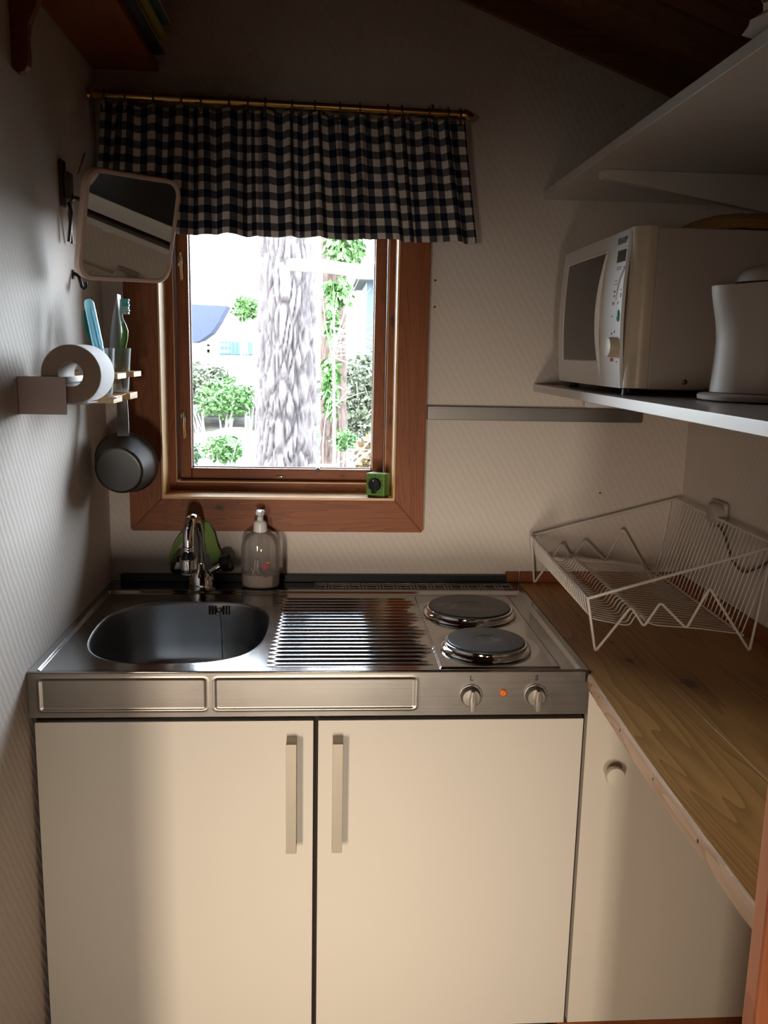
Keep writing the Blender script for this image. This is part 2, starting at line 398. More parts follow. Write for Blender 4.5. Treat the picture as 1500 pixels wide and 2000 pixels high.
def smoothstep(a, b, x):
    t = max(0, min(1, (x-a)/(b-a))); return t*t*(3-2*t)

# ================================================================== THE ROOM
SL = -.369
def ceil_z(x): return 2.29+SL*(x-.809)
# back wall with window hole (hole x .13-.684, z 1.108-1.86)
HX0, HX1, HZ0, HZ1 = .128, .686, 1.106, 1.87
bm = B(); T = .20
for (x0, x1, z0, z1) in ((-.12, HX0, 0, 2.2), (HX0, HX1, 0, HZ0), (HX0, HX1, HZ1, 2.2), (HX1, XR+.1, 0, 2.05)):
    box(bm, x0, x1, 0, T, z0, z1)
prism(bm, [(-.12, 0, 2.2), (HX1, 0, 2.2), (HX1, 0, ceil_z(HX1)+.05), (-.12, 0, ceil_z(-.12)+.05)], (0, T, 0))
prism(bm, [(HX1, 0, 2.05), (XR+.1, 0, 2.05), (XR+.1, 0, ceil_z(XR+.1)+.05), (HX1, 0, ceil_z(HX1)+.05)], (0, T, 0))
struct('wall_back', bm, M['wall'])
bm = B(); box(bm, -.12, 0, -1.42, 0, 0, 2.75); struct('wall_left', bm, M['wall'])
bm = B(); box(bm, XR, XR+.1, -1.42, 0, 0, 2.3); struct('wall_right', bm, M['wall'])
bm = B(); box(bm, -2.6, 3.0, -4.7, .2, -.06, 0); struct('floor', bm, M['floor'])
# room behind: shell
bm = B(); box(bm, -2.6, .012, -1.42, -1.345, 0, 2.75); box(bm, 1.06, 3.0, -1.42, -1.322, 0, 2.75); box(bm, -.12, 1.06, -1.42, -1.32, 2.02, 2.75)
struct('wall_front', bm, M['wall_plain'])
bm = B(); box(bm, -2.7, -2.6, -4.7, -1.32, 0, 2.75); struct('wall_far_left', bm, M['wall_plain'])
bm = B(); box(bm, 3.0, 3.1, -4.7, -1.32, 0, 2.75); struct('wall_far_right', bm, M['wall_plain'])
bm = B(); box(bm, -2.7, 3.1, -4.8, -4.7, 0, 2.75); struct('wall_rear', bm, M['wall_plain'])
# ceiling : roof slab + individual planks over the alcove
bm = B(); box(bm, -2.7, 3.1, -4.8, -1.32, 2.72, 2.80)
prism(bm, [(-.12, .25, ceil_z(-.12)+.04), (XR+.12, .25, ceil_z(XR+.12)+.04), (XR+.12, .25, ceil_z(XR+.12)+.12), (-.12, .25, ceil_z(-.12)+.12)], (0, -1.6, 0))
ceiling = struct('ceiling', bm, M['ceil2'])
y = -.002; k = 0
while y > -1.30:
    w = .083; bm = B(); g = .0035
    x0, x1 = -.0, XR
    def pt(x, yy, dz): return (x, yy, ceil_z(x)+dz)
    for (ya, yb, dz0) in ((y-g, y-w+g, .0),):
        # plank with chamfered long edges
        prof = [(ya, .012), (ya, .005), (ya-.005, 0), (yb+.005, 0), (yb, .005), (yb, .012)]
        a = [bm.verts.new(pt(x0, p[0], p[1])) for p in prof]; b = [bm.verts.new(pt(x1, p[0], p[1])) for p in prof]
        for i in range(6): bm.faces.new((a[i], a[(i+1) % 6], b[(i+1) % 6], b[i]))
        bm.faces.new(a[::-1]); bm.faces.new(b)
    obj('plank', bm, M['ceil'] if k % 2 else M['ceil2'], ceiling, smooth=False)
    y -= w; k += 1
bm = B(); prism(bm, [(0, 0, ceil_z(0)-.057), (XR, 0, ceil_z(XR)-.057), (XR, 0, ceil_z(XR)), (0, 0, ceil_z(0))], (0, -.016, 0)); bm2 = bm
struct('trim_1', bm, M['ceil'])

# ------------------------------------------------------------------ window
win = thing('window_1', (.405, .05, 1.03), None, None, kind='structure')
def casing(poly, mat, name='casing_board', dy=-.02, y0=0.0):
    bm = B(); prism(bm, [(p[0], y0, p[1]) for p in poly], (0, dy, 0))
    bmesh.ops.recalc_face_normals(bm, faces=bm.faces[:])
    bmesh.ops.bevel(bm, geom=bm.edges[:], offset=.0022, segments=2, affect='EDGES')
    return obj(name, bm, mat, win)
OX0, OX1, OZ0, OZ1 = .052, .7565, 1.027, 1.95
IX0, IX1, IZ0, IZ1 = .1285, .685, 1.1075, 1.868
g = .0007
casing([(OX0, OZ0+g), (IX0, IZ0+g), (IX0, IZ1), (OX0, OZ1)], M['pine_z'])
casing([(OX1, OZ0+g), (OX1, OZ1), (IX1, IZ1), (IX1, IZ0+g)], M['pine_z'])
casing([(OX0+g, OZ0), (OX1-g, OZ0), (IX1-g, IZ0), (IX0+g, IZ0)], M['pine_x'])
casing([(OX0+g, OZ1), (IX0+g, IZ1), (IX1-g, IZ1), (OX1-g, OZ1)], M['pine_x'])
# moulding lines on the casing
# reveals and sill; side boards and sill have window light in their colour
for nm, a, m in (('reveal_board', (IX0-.0, IX0+.004, -.019, .075, IZ0, IZ1), M['pine_lit']), ('reveal_board', (IX1-.004, IX1, -.019, .075, IZ0, IZ1), M['pine_lit']),
                 ('window_sill', (IX0, IX1, -.0195, .078, IZ0-.002, IZ0+.004), M['sill']), ('reveal_board', (IX0, IX1, -.019, .075, IZ1-.004, IZ1), M['pine_x'])):
    bm = B(); box(bm, *a); obj(nm, bm, m, win, smooth=False)
# fixed frame at y .07
def fr(x0, x1, z0, z1, y0, y1, m, name, b=.0015):
    bm = B(); box(bm, x0, x1, y0, y1, z0, z1, b, 2); return obj(name, bm, m, win)
fr(.130, .1495, 1.110, 1.86, .07, .16, M['pine_z'], 'frame_post')
fr(.6665, .684, 1.110, 1.86, .07, .16, M['pine_z'], 'frame_post')
fr(.1495, .6665, 1.111, 1.1335, .0705, .16, M['pine_x'], 'frame_rail')
fr(.1495, .6665, 1.83, 1.86, .0705, .16, M['pine_x'], 'frame_rail')
fr(.1485, .1505, 1.134, 1.83, .0695, .075, M['pine_lit'], 'frame_bead', 0)
fr(.6655, .6675, 1.134, 1.83, .0695, .075, M['pine_lit'], 'frame_bead', 0)
fr(.1495, .6665, 1.1325, 1.1350, .0695, .098, M['sill'], 'frame_bead', 0)  # lit rabbet edge, its brightness comes from the lightened pine colour
# sash at y .10
fr(.1525, .1815, 1.1355, 1.83, .10, .145, M['pine_z'], 'sash_stile', .003)
fr(.6355, .6640, 1.1355, 1.83, .10, .145, M['pine_z'], 'sash_stile', .003)
fr(.1815, .6355, 1.1355, 1.1640, .1005, .145, M['pine_x'], 'sash_rail', .003)
fr(.1815, .6355, 1.80, 1.83, .1005, .145, M['pine_x'], 'sash_rail', .003)
bm = B(); box(bm, .179, .638, .126, .129, 1.160, 1.805); obj('pane', bm, M['glass'], win, smooth=False)
# white glazing bead + outer flashing sill
for a in ((.1815, .1845, .121, .126, 1.164, 1.80), (.6325, .6355, .121, .126, 1.164, 1.80), (.1815, .6355, .121, .126, 1.1635, 1.1665)):
    bm = B(); box(bm, *a); obj('glazing_bead', bm, M['whiteplastic'], win, smooth=False)
bm = B(); prism(bm, [(.10, .146, 1.150), (.10, .36, 1.118), (.10, .36, 1.108), (.10, .146, 1.140)], (.62, 0, 0)); obj('outer_sill', bm, M['whiteplastic'], win, smooth=False)
# hinges on the left, small latch at the bottom
for hz in (1.665, 1.285):
    bm = B(); box(bm, .158, .170, .094, .0985, hz-.012, hz+.016, .001); lathe(bm, [(.0045, -.006), (.0045, .020)], (.165, .092, hz), 12)
    tube(bm, [(.166, .088, hz+.014), (.171, .084, hz+.004), (.170, .083, hz-.02), (.1715, .083, hz-.042), (.168, .084, hz-.046), (.166, .085, hz-.02), (.1655, .088, hz+.006)], .0016, 6)
    obj('hinge_latch', bm, M['chrome'], win)
bm = B(); box(bm, .392, .408, .097, .1005, 1.1425, 1.1475, .001); obj('keeper', bm, M['chrome'], win)
bm = B(); lathe(bm, [(.006, 0), (.005, .004)], (.498, .1005, 1.1635), 10, (0, -1, 0)); obj('vent_button', bm, M['black'], win)

# skirting strips behind the worktop
bm = B(); box(bm, 1.006, XR-.0005, -.0145, -.0005, .9005, .9260, .001); struct('baseboard_back', bm, M['shelfwood'])
bm = B(); box(bm, XR-.0155, XR-.0005, -1.30, -.015, .9005, .9290, .001); struct('baseboard_right', bm, M['shelfwood'])
# door frame of the opening, right side, close to the camera
fr_ = thing('door_frame_1', (1.0, -1.33, 0), None, None, kind='structure')
bm = B(); box(bm, .9590, .984, -1.345, -1.318, 0, 2.05, .004); obj('stop_bead', bm, M['post'], fr_)
bm = B(); box(bm, .9843, 1.075, -1.4205, -1.326, 0, 2.05, .003); obj('jamb_board', bm, M['post'], fr_)

fl_ = thing('door_frame_assumed', (.03, -1.33, 0), None, None, kind='structure')  # assumed left jamb, out of view, added to shade the doors' left side
bm = B(); box(bm, .0005, .040, -1.344, -1.320, 0, 2.05, .003); obj('jamb_board', bm, M['post'], fl_)

# ================================================================== STEEL SINK UNIT
unit = thing('sink_unit', (.5, -.31, .815), 'stainless steel kitchen top with sink, ridged drainboard and two hotplates under the window', 'sink unit')
def hz(x, y):
    z = H
    inn = smoothstep(.013, .0205, x)*(1-smoothstep(.9785, .986, x))*(1-smoothstep(-.107, -.095, y))*smoothstep(-.619, -.606, y)
    z -= .0052*inn
    # drainboard ridges
    if .40 < x < .745 and -.60 < y < -.125:
        ex = smoothstep(.415, .435, x)*(1-smoothstep(.700, .722+.02*math.sin(y*60), x))
        ey = smoothstep(-.588, -.578, y)*(1-smoothstep(-.142, -.132, y))
        z += .0019*ex*ey*math.sin(2*PI*(y+.58)/.0228)
    # hob panel
    hb = smoothstep(.7275, .731, x)*(1-smoothstep(.949, .953, x))*smoothstep(-.602, -.598, y)*(1-smoothstep(-.130, -.126, y))
    z += .0030*hb
    for cx, cy, r in ((.8375, -.258, .108), (.832, -.488, .094)):
        d = math.hypot(x-cx, y-cy)
        if d < r+.02: z -= .0022*(1-smoothstep(r-.004, r+.010, d))
    return z
PX0, PX1, PY0, PY1 = .034, .413, -.601, -.112      # patch around the bowl
def frange(a, b, n): return [a+(b-a)*i/n for i in range(n+1)]
xs = frange(0.002, .012, 3)+frange(.012, .0215, 10)[1:]+frange(.0215, .034, 3)[1:]+frange(.034, .413, 18)[1:]+frange(.413, .726, 54)[1:]+frange(.726, .732, 6)[1:]+frange(.732, .947, 50)[1:]+frange(.947, .955, 6)[1:]+frange(.955, .9775, 5)[1:]+frange(.9775, .987, 10)[1:]+frange(.987, .998, 3)[1:]
ys = frange(-.6205, -.601, 8)+frange(-.601, -.112, 240)[1:]+frange(-.112, -.004, 22)[1:]
bm = B(); V = {}
for i, x in enumerate(xs):
    for j, y in enumerate(ys): V[i, j] = bm.verts.new((x, y, hz(x, y)))
for i in range(len(xs)-1):
    for j in range(len(ys)-1):
        cx, cy = (xs[i]+xs[i+1])/2, (ys[j]+ys[j+1])/2
        if PX0 < cx < PX1 and PY0 < cy < PY1: continue
        if .493 < cx < .976 and -.078 < cy < -.021: continue
        bm.faces.new((V[i, j], V[i+1, j], V[i+1, j+1], V[i, j+1]))
bmesh.ops.delete(bm, geom=[v for v in bm.verts if not v.link_faces], context='VERTS')
obj('steel_top', bm, M['steel'], unit, angle=60)
# patch + bowl
def sink_out(s=1.0, n=96, e=3.0, off=(0, 0)):
    o = []
    for k in range(n):
        a = 2*PI*(k+.5)/n; c_, s_ = math.cos(a), math.sin(a)
        x = abs(c_)**(2/e)*math.copysign(1, c_); y = abs(s_)**(2/e)*math.copysign(1, s_)
        fy = 1.0
        o.append((.2275+off[0]+.1725*s*x*(1-.06*(y < 0)*abs(y)), -.370+off[1]+.196*s*y))
    return o
bm = B(); z0 = H-.005
so_ = sink_out()
t = B(); R_ = plate_hole(t, PX0, PX1, PY0, PY1, z0-.001, z0, so_); t.free()
ring_o = [bm.verts.new((p[0], p[1], z0)) for p in R_]
prev = ring_o; n = len(so_)
def addring(pts, z):
    global prev
    r = [bm.verts.new((p[0], p[1], z)) for p in pts]
    for k in range(n): bm.faces.new((prev[k], prev[(k+1) % n], r[(k+1) % n], r[k]))
    prev = r
addring(sink_out(1.045), z0); addring(sink_out(1.022), z0+.0005)
obj('bowl_surround', bm, M['steel'], unit, angle=60)
bm = B(); prev = [bm.verts.new((p[0], p[1], z0+.0005)) for p in sink_out(1.022)]
addring(sink_out(1.006), z0-.0008); addring(sink_out(.995), z0-.005); addring(sink_out(.985), z0-.03); addring(sink_out(.97), z0-.09)
addring(sink_out(.945, e=2.9), z0-.125); addring(sink_out(.89, e=2.8), z0-.143); addring(sink_out(.78, e=2.6), z0-.150); addring(sink_out(.3, e=2.2), z0-.154); addring(sink_out(.12, e=2), z0-.155)
bm.faces.new(prev)
obj('bowl', bm, M['basin'], unit, angle=60)
# overflow slots, plug knob and bead chain on the bowl's back wall
bm = B()
for k, xx in enumerate((.258, .2645, .271, .289, .2955, .302)):
    box(bm, xx-.0019, xx+.0019, -.1835, -.1805, .868, .889, .0008)
obj('overflow_slots', bm, M['black'], unit)
bm = B(); lathe(bm, [(.006, 0), (.0062, .004), (.003, .007), (.001, .0075)], (.280, -.181, .879), 16, (0, -1, 0)); obj('chain_anchor', bm, M['chrome'], unit)
bm = B()
for k in range(30):
    t_ = k/29; x = .281+.010*t_+.0015*math.sin(t_*5); y = -.190-.016*t_; z = .877-.115*t_
    bmesh.ops.create_icosphere(bm, subdivisions=1, radius=.0019, matrix=Matrix.Translation((x, y, z)))
obj('plug_chain', bm, M['darkmetal'], unit)
bm = B(); lathe(bm, [(.024, 0), (.024, .004), (.018, .007), (.004, .009)], (.25, -.37, .742), 24); obj('plug', bm, M['black'], unit)
# apron
bm = B()
def rr_sd(x, z, cx, cz, w, h, r):
    qx, qz = abs(x-cx)-w/2+r, abs(z-cz)-h/2+r
    return math.hypot(max(qx, 0), max(qz, 0))+min(max(qx, qz), 0)-r
def apr(u, v):
    x = .001+u*.998; z = .8155+v*(H-.8155-.002)
    y = YF
    for cx, w in ((.1645, .289), (.5030, .360)):
        d = rr_sd(x, z, cx, .857, w, .0600, .006)
        y -= .0008*math.exp(-(d/.0016)**2); y += .0013*smoothstep(.0, -.003, d) if d < 0 else 0
    return (x, y, z)
grid(bm, apr, 360, 46)
obj('apron', bm, M['apron'], unit, angle=70)
bm = B(); tube(bm, [(.0015, YF+.0015, H-.0022), (.9985, YF+.0015, H-.0022)], .0024, 8); obj('front_edge', bm, M['steel'], unit)
bm = B(); box(bm, .0005, .0018, -.620, -.004, .8155, .8995); box(bm, .9982, .9995, -.620, -.004, .8155, .8995); box(bm, .002, .998, -.620, -.60, .8140, .8155)
obj('side_skirt', bm, M['apron'], unit, smooth=False)
# vent grille
bm = B(); box(bm, .493, .976, -.080, -.019, .8905, .8935); obj('vent_recess', bm, M['black'], unit, smooth=False)
bm = B(); x = .494; k = 0
box(bm, .492, .977, -.0235, -.018, .8985, .9000); box(bm, .492, .977, -.081, -.0755, .8985, .9000)
for yy in (-.060, -.040): box(bm, .492, .977, yy-.0022, yy+.0022, .8978, .8993)
while x < .977:
    box(bm, x-.0016, x+.0016, -.079, -.020, .8980, .8996)
    x += (.0255, .0080, .0080)[k % 3]; k += 1
obj('vent_grille', bm, plain('grille_metal', (.36, .335, .31), .45, .3), unit, smooth=False)
# hotplates
def hotmat():
    m, n, out = newmat('cast_iron_plate'); P = pos(n)
    s = noise_(n, P, 34, 5, .65, 1.2)
    c = mix(n, noise_(n, P, 14, 3), (.016, .020, .022), (.034, .040, .043))
    for (cx, cy, ax_, ay_, lo, am) in ((.790, -.262, .045, .030, .42, .75), (.845, -.285, .05, .018, .47, .5), (.852, -.485, .017, .017, .40, .55), (.82, -.478, .012, .010, .45, .4)):
        d = n.nodes.new('ShaderNodeVectorMath'); d.operation = 'SUBTRACT'; n.links.new(P, d.inputs[0]); d.inputs[1].default_value = (cx, cy, H+.0135)
        e = n.nodes.new('ShaderNodeVectorMath'); e.operation = 'MULTIPLY'; n.links.new(d.outputs[0], e.inputs[0]); e.inputs[1].default_value = (1/ax_, 1/ay_, 0)
        le = n.nodes.new('ShaderNodeVectorMath'); le.operation = 'LENGTH'; n.links.new(e.outputs[0], le.inputs[0])
        g_ = n.nodes.new('ShaderNodeMapRange'); n.links.new(le.outputs['Value'], g_.inputs[0]); g_.inputs[1].default_value = .5; g_.inputs[2].default_value = 1.1; g_.inputs[3].default_value = 1; g_.inputs[4].default_value = 0
        th = n.nodes.new('ShaderNodeMapRange'); n.links.new(s, th.inputs[0]); th.inputs[1].default_value = lo; th.inputs[2].default_value = lo+.22
        c = mix(n, math_(n, 'MULTIPLY', math_(n, 'MULTIPLY', g_.outputs[0], th.outputs[0]), am), c, (.30, .27, .24))
    bsdf(n, out, c, .40, 0, .5, bump(n, noise_(n, P, 600, 2), .25, .0004)); return m
M['plate'] = hotmat()
for nm, cx, cy, r, lab in (('hotplate', .8375, -.258, .0905, 'larger hotplate with whitish stains'), ('hotplate', .832, -.488, .0765, 'smaller hotplate')):
    bm = B(); zt = H+.0135
    lathe(bm, [(r, zt-.010), (r, zt-.0025), (r-.0025, zt), (r*.36, zt), (r*.33, zt-.0012), (.0001, zt-.0014)], (cx, cy, 0), 64, cap1=False)
    hp = obj(nm, bm, M['plate'], unit, label=lab)
    bm = B(); zb = hz(cx+r+.004, cy)
    lathe(bm, [(r+.0125, H-.0035), (r+.0105, H+.0015), (r+.0045, H+.0035), (r+.0045, H+.008), (r+.0030, H+.0098), (r+.0004, H+.0098), (r+.0004, H+.000)], (cx, cy, 0), 64, cap0=False, cap1=False)
    obj('trim_ring', bm, M['chrome'], hp)
# knobs, lamp, letters
for cx, ch in ((.783, 'L'), (.902, 'S')):
    bm = B(); zc = .8515
    lathe(bm, [(.0215, 0), (.0215, .0015), (.0205, .0022), (.0001, .0022)], (cx, YF, zc), 40, (0, -1, 0), cap1=False)
    kb = obj('knob', bm, M['rail'], unit)
    bm = B(); lathe(bm, [(.0190, .002), (.0165, .012), (.0155, .0135), (.0001, .0140)], (cx-.001, YF, zc), 32, (0, -1, 0))
    bmesh.ops.bisect_plane(bm, geom=bm.verts[:]+bm.edges[:]+bm.faces[:], plane_co=(cx+.0005, 0, 0), plane_no=(1, 0, 0), clear_outer=False)
    obj('knob_cap', bm, M['knobm'], kb)
    bm = B(); prism(bm, [(cx-.0045, YF-.010, zc-.0215), (cx+.0045, YF-.010, zc-.0215), (cx+.0055, YF-.010, zc), (cx+.0030, YF-.010, zc+.017), (cx-.0030, YF-.010, zc+.017), (cx-.0055, YF-.010, zc)], (0, -.0165, 0))
    bmesh.ops.bevel(bm, geom=bm.edges[:], offset=.0008, segments=1, affect='EDGES')
    obj('grip', bm, M['knobm'], kb)
    bm = B(); box(bm, cx-.0004, cx+.0004, YF-.0272, YF-.0264, zc-.002, zc+.0145); obj('pointer_line', bm, M['black'], kb, smooth=False); bm = B()
    for a in (0, 45, 90, 270, 315):
        aa = math.radians(a); box(bm, cx+.0195*math.sin(aa)-.0006, cx+.0195*math.sin(aa)+.0006, YF-.0028, YF-.0020, zc+.0195*math.cos(aa)-.0010, zc+.0195*math.cos(aa)+.0010)
    obj('dial_mark', bm, M['black'], kb, smooth=False)
    text('letter', ch, .0135, M['black'], unit, (cx, YF-.0004, .8845), (1, 0, .02), (0, 0, 1), ext=.0001, shear=.15 if ch == 'S' else 0, bold=.0003)
bm = B(); lathe(bm, [(.0066, 0), (.0066, .002), (.0048, .0035), (.0030, .0038), (.0001, .0025)], (.842, YF, .857), 24, (0, -1, 0)); obj('indicator_lamp', bm, M['orange'], unit)
bm = B(); lathe(bm, [(.0022, .0030), (.0001, .0034)], (.842, YF, .857), 10, (0, -1, 0)); obj('lamp_screw', bm, M['darkmetal'], unit)
# black sealing strip behind
bm = B(); box(bm, .024, .9695, -.0185, -.0008, .9005, .9185, .0015); obj('sealing_strip', bm, M['black'], None, label='black rubber sealing strip along the back edge of the steel top', cat='sealing strip')
bm = B(); box(bm, .970, .9995, -.0145, -.0008, .9005, .926, .001); obj('batten_end', bm, M['shelfwood'], None, label='short dark wooden batten end where the black strip stops beside the steel top', cat='batten')

# ------------------------------------------------------------------ base cabinet
cab = thing('base_cabinet', (.5, -.30, 0), 'wide cream two-door base cabinet under the steel top', 'cabinet')
bm = B(); box(bm, .004, .0065, -.600, -.004, .15, .8130); box(bm, .9935, .996, -.600, -.004, .15, .8130); box(bm, .004, .996, -.600, -.004, .15, .166); box(bm, .004, .996, -.02, -.004, .15, .813); box(bm, .4995, .5065, -.600, -.30, .166, .813)
obj('carcass', bm, M['carcass'], cab, smooth=False)
bm = B(); box(bm, .02, .98, -.55, -.53, 0, .15); obj('plinth', bm, M['carcass'], cab, smooth=False)
for x0, x1, hx in ((.0085, .4990, .4605), (.5075, .9945, .5430)):
    bm = B(); box(bm, x0, x1, YF, -.602, .168, .8055, .0012); d = obj('door', bm, M['door'], cab)
    bm = B(); box(bm, hx-.0092, hx+.0092, YF-.036, YF-.0330, .5655, .7765, .0006)
    box(bm, hx-.0092, hx+.0092, YF-.033, YF, .7735, .7765, .0004); box(bm, hx-.0092, hx+.0092, YF-.033, YF, .5655, .5685, .0004)
    obj('handle', bm, M['handle'], d)
for mx_, mz_ in ((.565, .650), (.575, .30), (.392, .40), (.37, .58)):
    pass
# corner cabinet under the worktop
cc = thing('corner_cabinet', (1.2, -.30, 0), 'narrow cream corner cabinet with a round knob under the wooden worktop', 'cabinet')
bm = B(); box(bm, 1.0005, 1.4085, -.600, -.02, .15, .8755); obj('carcass', bm, M['carcass'], cc, smooth=False)
bm = B(); box(bm, 1.0005, 1.4085, -.56, -.54, 0, .149); obj('plinth', bm, M['shelfwood'], cc, smooth=False)
bm = B(); box(bm, 1.0015, 1.4080, YF, -.6015, .168, .8750, .0012); d2 = obj('door', bm, M['door2'], cc)
bm = B(); lathe(bm, [(.0075, 0), (.0075, .012), (.016, .018), (.018, .024), (.0165, .030), (.0001, .032)], (1.052, YF, .704), 32, (0, -1, 0)); obj('knob', bm, M['door2'], d2)

# ------------------------------------------------------------------ wooden worktop (three boards with joint lines)
wt = thing('wooden_worktop', (1.2, -.65, .877), 'oiled brown wooden worktop with a worn front edge, right of the hob', 'worktop')
def edge_x(y):
    y = -y
    pts = [(0, 1.0012), (.625, 1.0012), (.64, .990), (.93, .974), (1.11, .969), (1.30, .966), (1.6, .966)]
    for (a, b), (c, d) in zip(pts, pts[1:]):
        if a <= y <= c: return b+(d-b)*(y-a)/(c-a)
    return .966
seams = [None, 1.118, 1.255, XR-.001]
for bi in range(3):
    bm = B(); ysn = [-.0005, -.3, -.6245, -.626, -.642, -.72, -.80, -.93, -1.02, -1.11, -1.2, -1.314]
    rows = []
    for y in ysn:
        xl = edge_x(y)+.0042 if bi == 0 else seams[bi]+.0001
        if bi == 0 and y > -.6250: xl = 1.0012
        xr = seams[bi+1]-.0001
        zt = .8999; zb = .8770
        ch = .0002
        rows.append([bm.verts.new(q) for q in ((xl, y, zb), (xr, y, zb), (xr, y, zt-ch), (xr-ch, y, zt), (xl+ch, y, zt), (xl, y, zt-ch))])
    for a, b in zip(rows, rows[1:]):
        for k in range(6): bm.faces.new((a[k], a[(k+1) % 6], b[(k+1) % 6], b[k]))
    bm.faces.new(rows[0]); bm.faces.new(rows[-1][::-1])
    obj('board', bm, M['bench'], wt, smooth=False)
bm = B(); rows = []
for i in range(70):
    y = -.6405-(1.314-.6405)*i/69; xl = edge_x(y)
    j = noise.noise(Vector((0, y*30, 0)))*.0012; j2 = noise.noise(Vector((5, y*45, 0)))*.0016
    rows.append([bm.verts.new(q) for q in ((xl+.0040, y, .874), (xl+j, y, .8735+j2*.4), (xl+j*.6, y, .8885), (xl+.001+j2*.6, y, .8975), (xl+.0040, y, .8993))])
for a, b in zip(rows, rows[1:]):
    for k in range(5): bm.faces.new((a[k], a[(k+1) % 5], b[(k+1) % 5], b[k]))
bm.faces.new(rows[0]); bm.faces.new(rows[-1][::-1])
obj('edge_strip', bm, M['benchedge'], wt, label='pale chipped edge strip with nail holes', angle=50)
for y in (-.668, -.722, -.852, -1.01, -1.165):
    bm = B(); lathe(bm, [(.0026, 0), (.0026, .0012), (.001, .0014)], (edge_x(y)+.001, y, .888), 10, (-1, 0, 0)); obj('nail', bm, M['carcass'], wt)

# ================================================================== FAUCET
fc = thing('faucet', (.224, -.062, H), 'chrome swan-neck faucet with ribbed spray head behind the sink', 'faucet')
bm = B(); lathe(bm, [(.033, .0004), (.033, .006), (.031, .018), (.026, .032), (.018, .043), (.0135, .047), (.0125, .060), (.0001, .061)], (.224, -.062, H), 40, sx_=1.0, sy_=.8); obj('base', bm, M['chrome'], fc)
pts = [(.225, -.062, .955), (.225, -.062, .985), (.2245, -.062, 1.010), (.2235, -.064, 1.032), (.2215, -.071, 1.052), (.218, -.084, 1.067), (.2145, -.100, 1.074), (.2115, -.116, 1.0735), (.2090, -.130, 1.064), (.2075, -.138, 1.050), (.2067, -.140, 1.034), (.2065, -.140, 1.017)]
bm = B(); tube(bm, pts, [.0068, .0070, .0075, .0085, .0098, .0110, .0120, .0126, .0130, .0132, .0132, .0132], 22); obj('spout', bm, M['chrome'], fc)
bm = B(); lathe(bm, [(.0125, 0), (.0145, -.002), (.0145, -.0045), (.012, -.006), (.0135, -.0085), (.0135, -.011), (.010, -.013)], (.2065, -.140, 1.017), 28, cap0=True); obj('collar', bm, M['chrome'], fc)
bm = B(); lathe(bm, [(.009, 0), (.0135, -.006), (.0165, -.014), (.0165, -.018)], (.2065, -.140, 1.005), 28); obj('swivel', bm, M['blackgloss'], fc)
bm = B(); prof = [(.0165, 0)]
for k in range(7): prof += [(.0202, -.0012-.0036*k), (.0202, -.0028-.0036*k), (.0192, -.0034-.0036*k)]
prof += [(.0180, -.029), (.0165, -.034), (.0150, -.0355)]
lathe(bm, prof, (.2065, -.140, .9895), 36); ah = obj('spray_head', bm, M['chrome'], fc)
bm = B(); lathe(bm, [(.0155, 0), (.0145, -.0025), (.001, -.0028)], (.2065, -.140, .9545), 24); obj('nozzle', bm, M['whiteplastic'], ah)
for sgn, cx, cz in ((1, .2825, .957), (-1, .1700, .951)):
    bm = B(); tube(bm, [(.224+sgn*.018, -.060, .935), (cx-sgn*.012, -.056, cz-.004)], .008, 12); st = obj('stem', bm, M['chrome'], fc)
    bm = B(); ax = Vector((sgn*.85, -.35, .35)).normalized()
    c0 = Vector((cx, -.055, cz))-ax*.013
    lathe(bm, [(.012, 0), (.021, .005), (.0235, .016), (.020, .026), (.012, .029)], c0, 7, ax); obj('handle', bm, M['blackgloss'], fc, smooth=False)
# green woven cloth draped over the spout
path = [(.146, -.052, .944), (.150, -.052, .968), (.160, -.050, .992), (.176, -.048, 1.014), (.194, -.046, 1.034), (.212, -.046, 1.048), (.222, -.052, 1.0525), (.230, -.060, 1.046), (.240, -.066, 1.024), (.247, -.068, .992), (.256, -.066, .966), (.266, -.060, .944)]
bm = B(); rows = []
for i, p in enumerate(path):
    t_ = i/(len(path)-1); p = Vector(p)
    tg = (Vector(path[min(i+1, len(path)-1)])-Vector(path[max(i-1, 0)])).normalized()
    wd = Vector((.55, .65, -.12)) if t_ < .5 else Vector((.80, .55, .10)); wd = (wd-tg*wd.dot(tg)).normalized()
    nn = tg.cross(wd).normalized(); wv = .0075+.0085*t_
    p = p+Vector((0, .028, 0))
    rows.append([bm.verts.new(p+wd*wv*s+nn*.0013*q) for s, q in ((-1, 1), (-.33, 1.6), (.33, 1.6), (1, 1), (1, -1), (.33, -.4), (-.33, -.4), (-1, -1))])
for a, b in zip(rows, rows[1:]):
    for k in range(8): bm.faces.new((a[k], a[(k+1) % 8], b[(k+1) % 8], b[k]))
bm.faces.new(rows[0]); bm.faces.new(rows[-1][::-1])
bmesh.ops.subdivide_edges(bm, edges=bm.edges[:], cuts=1, smooth=.6)
obj('scouring_cloth', bm, M['strap'], None, label='green woven cloth band draped behind the chrome faucet', cat='cloth', angle=80)

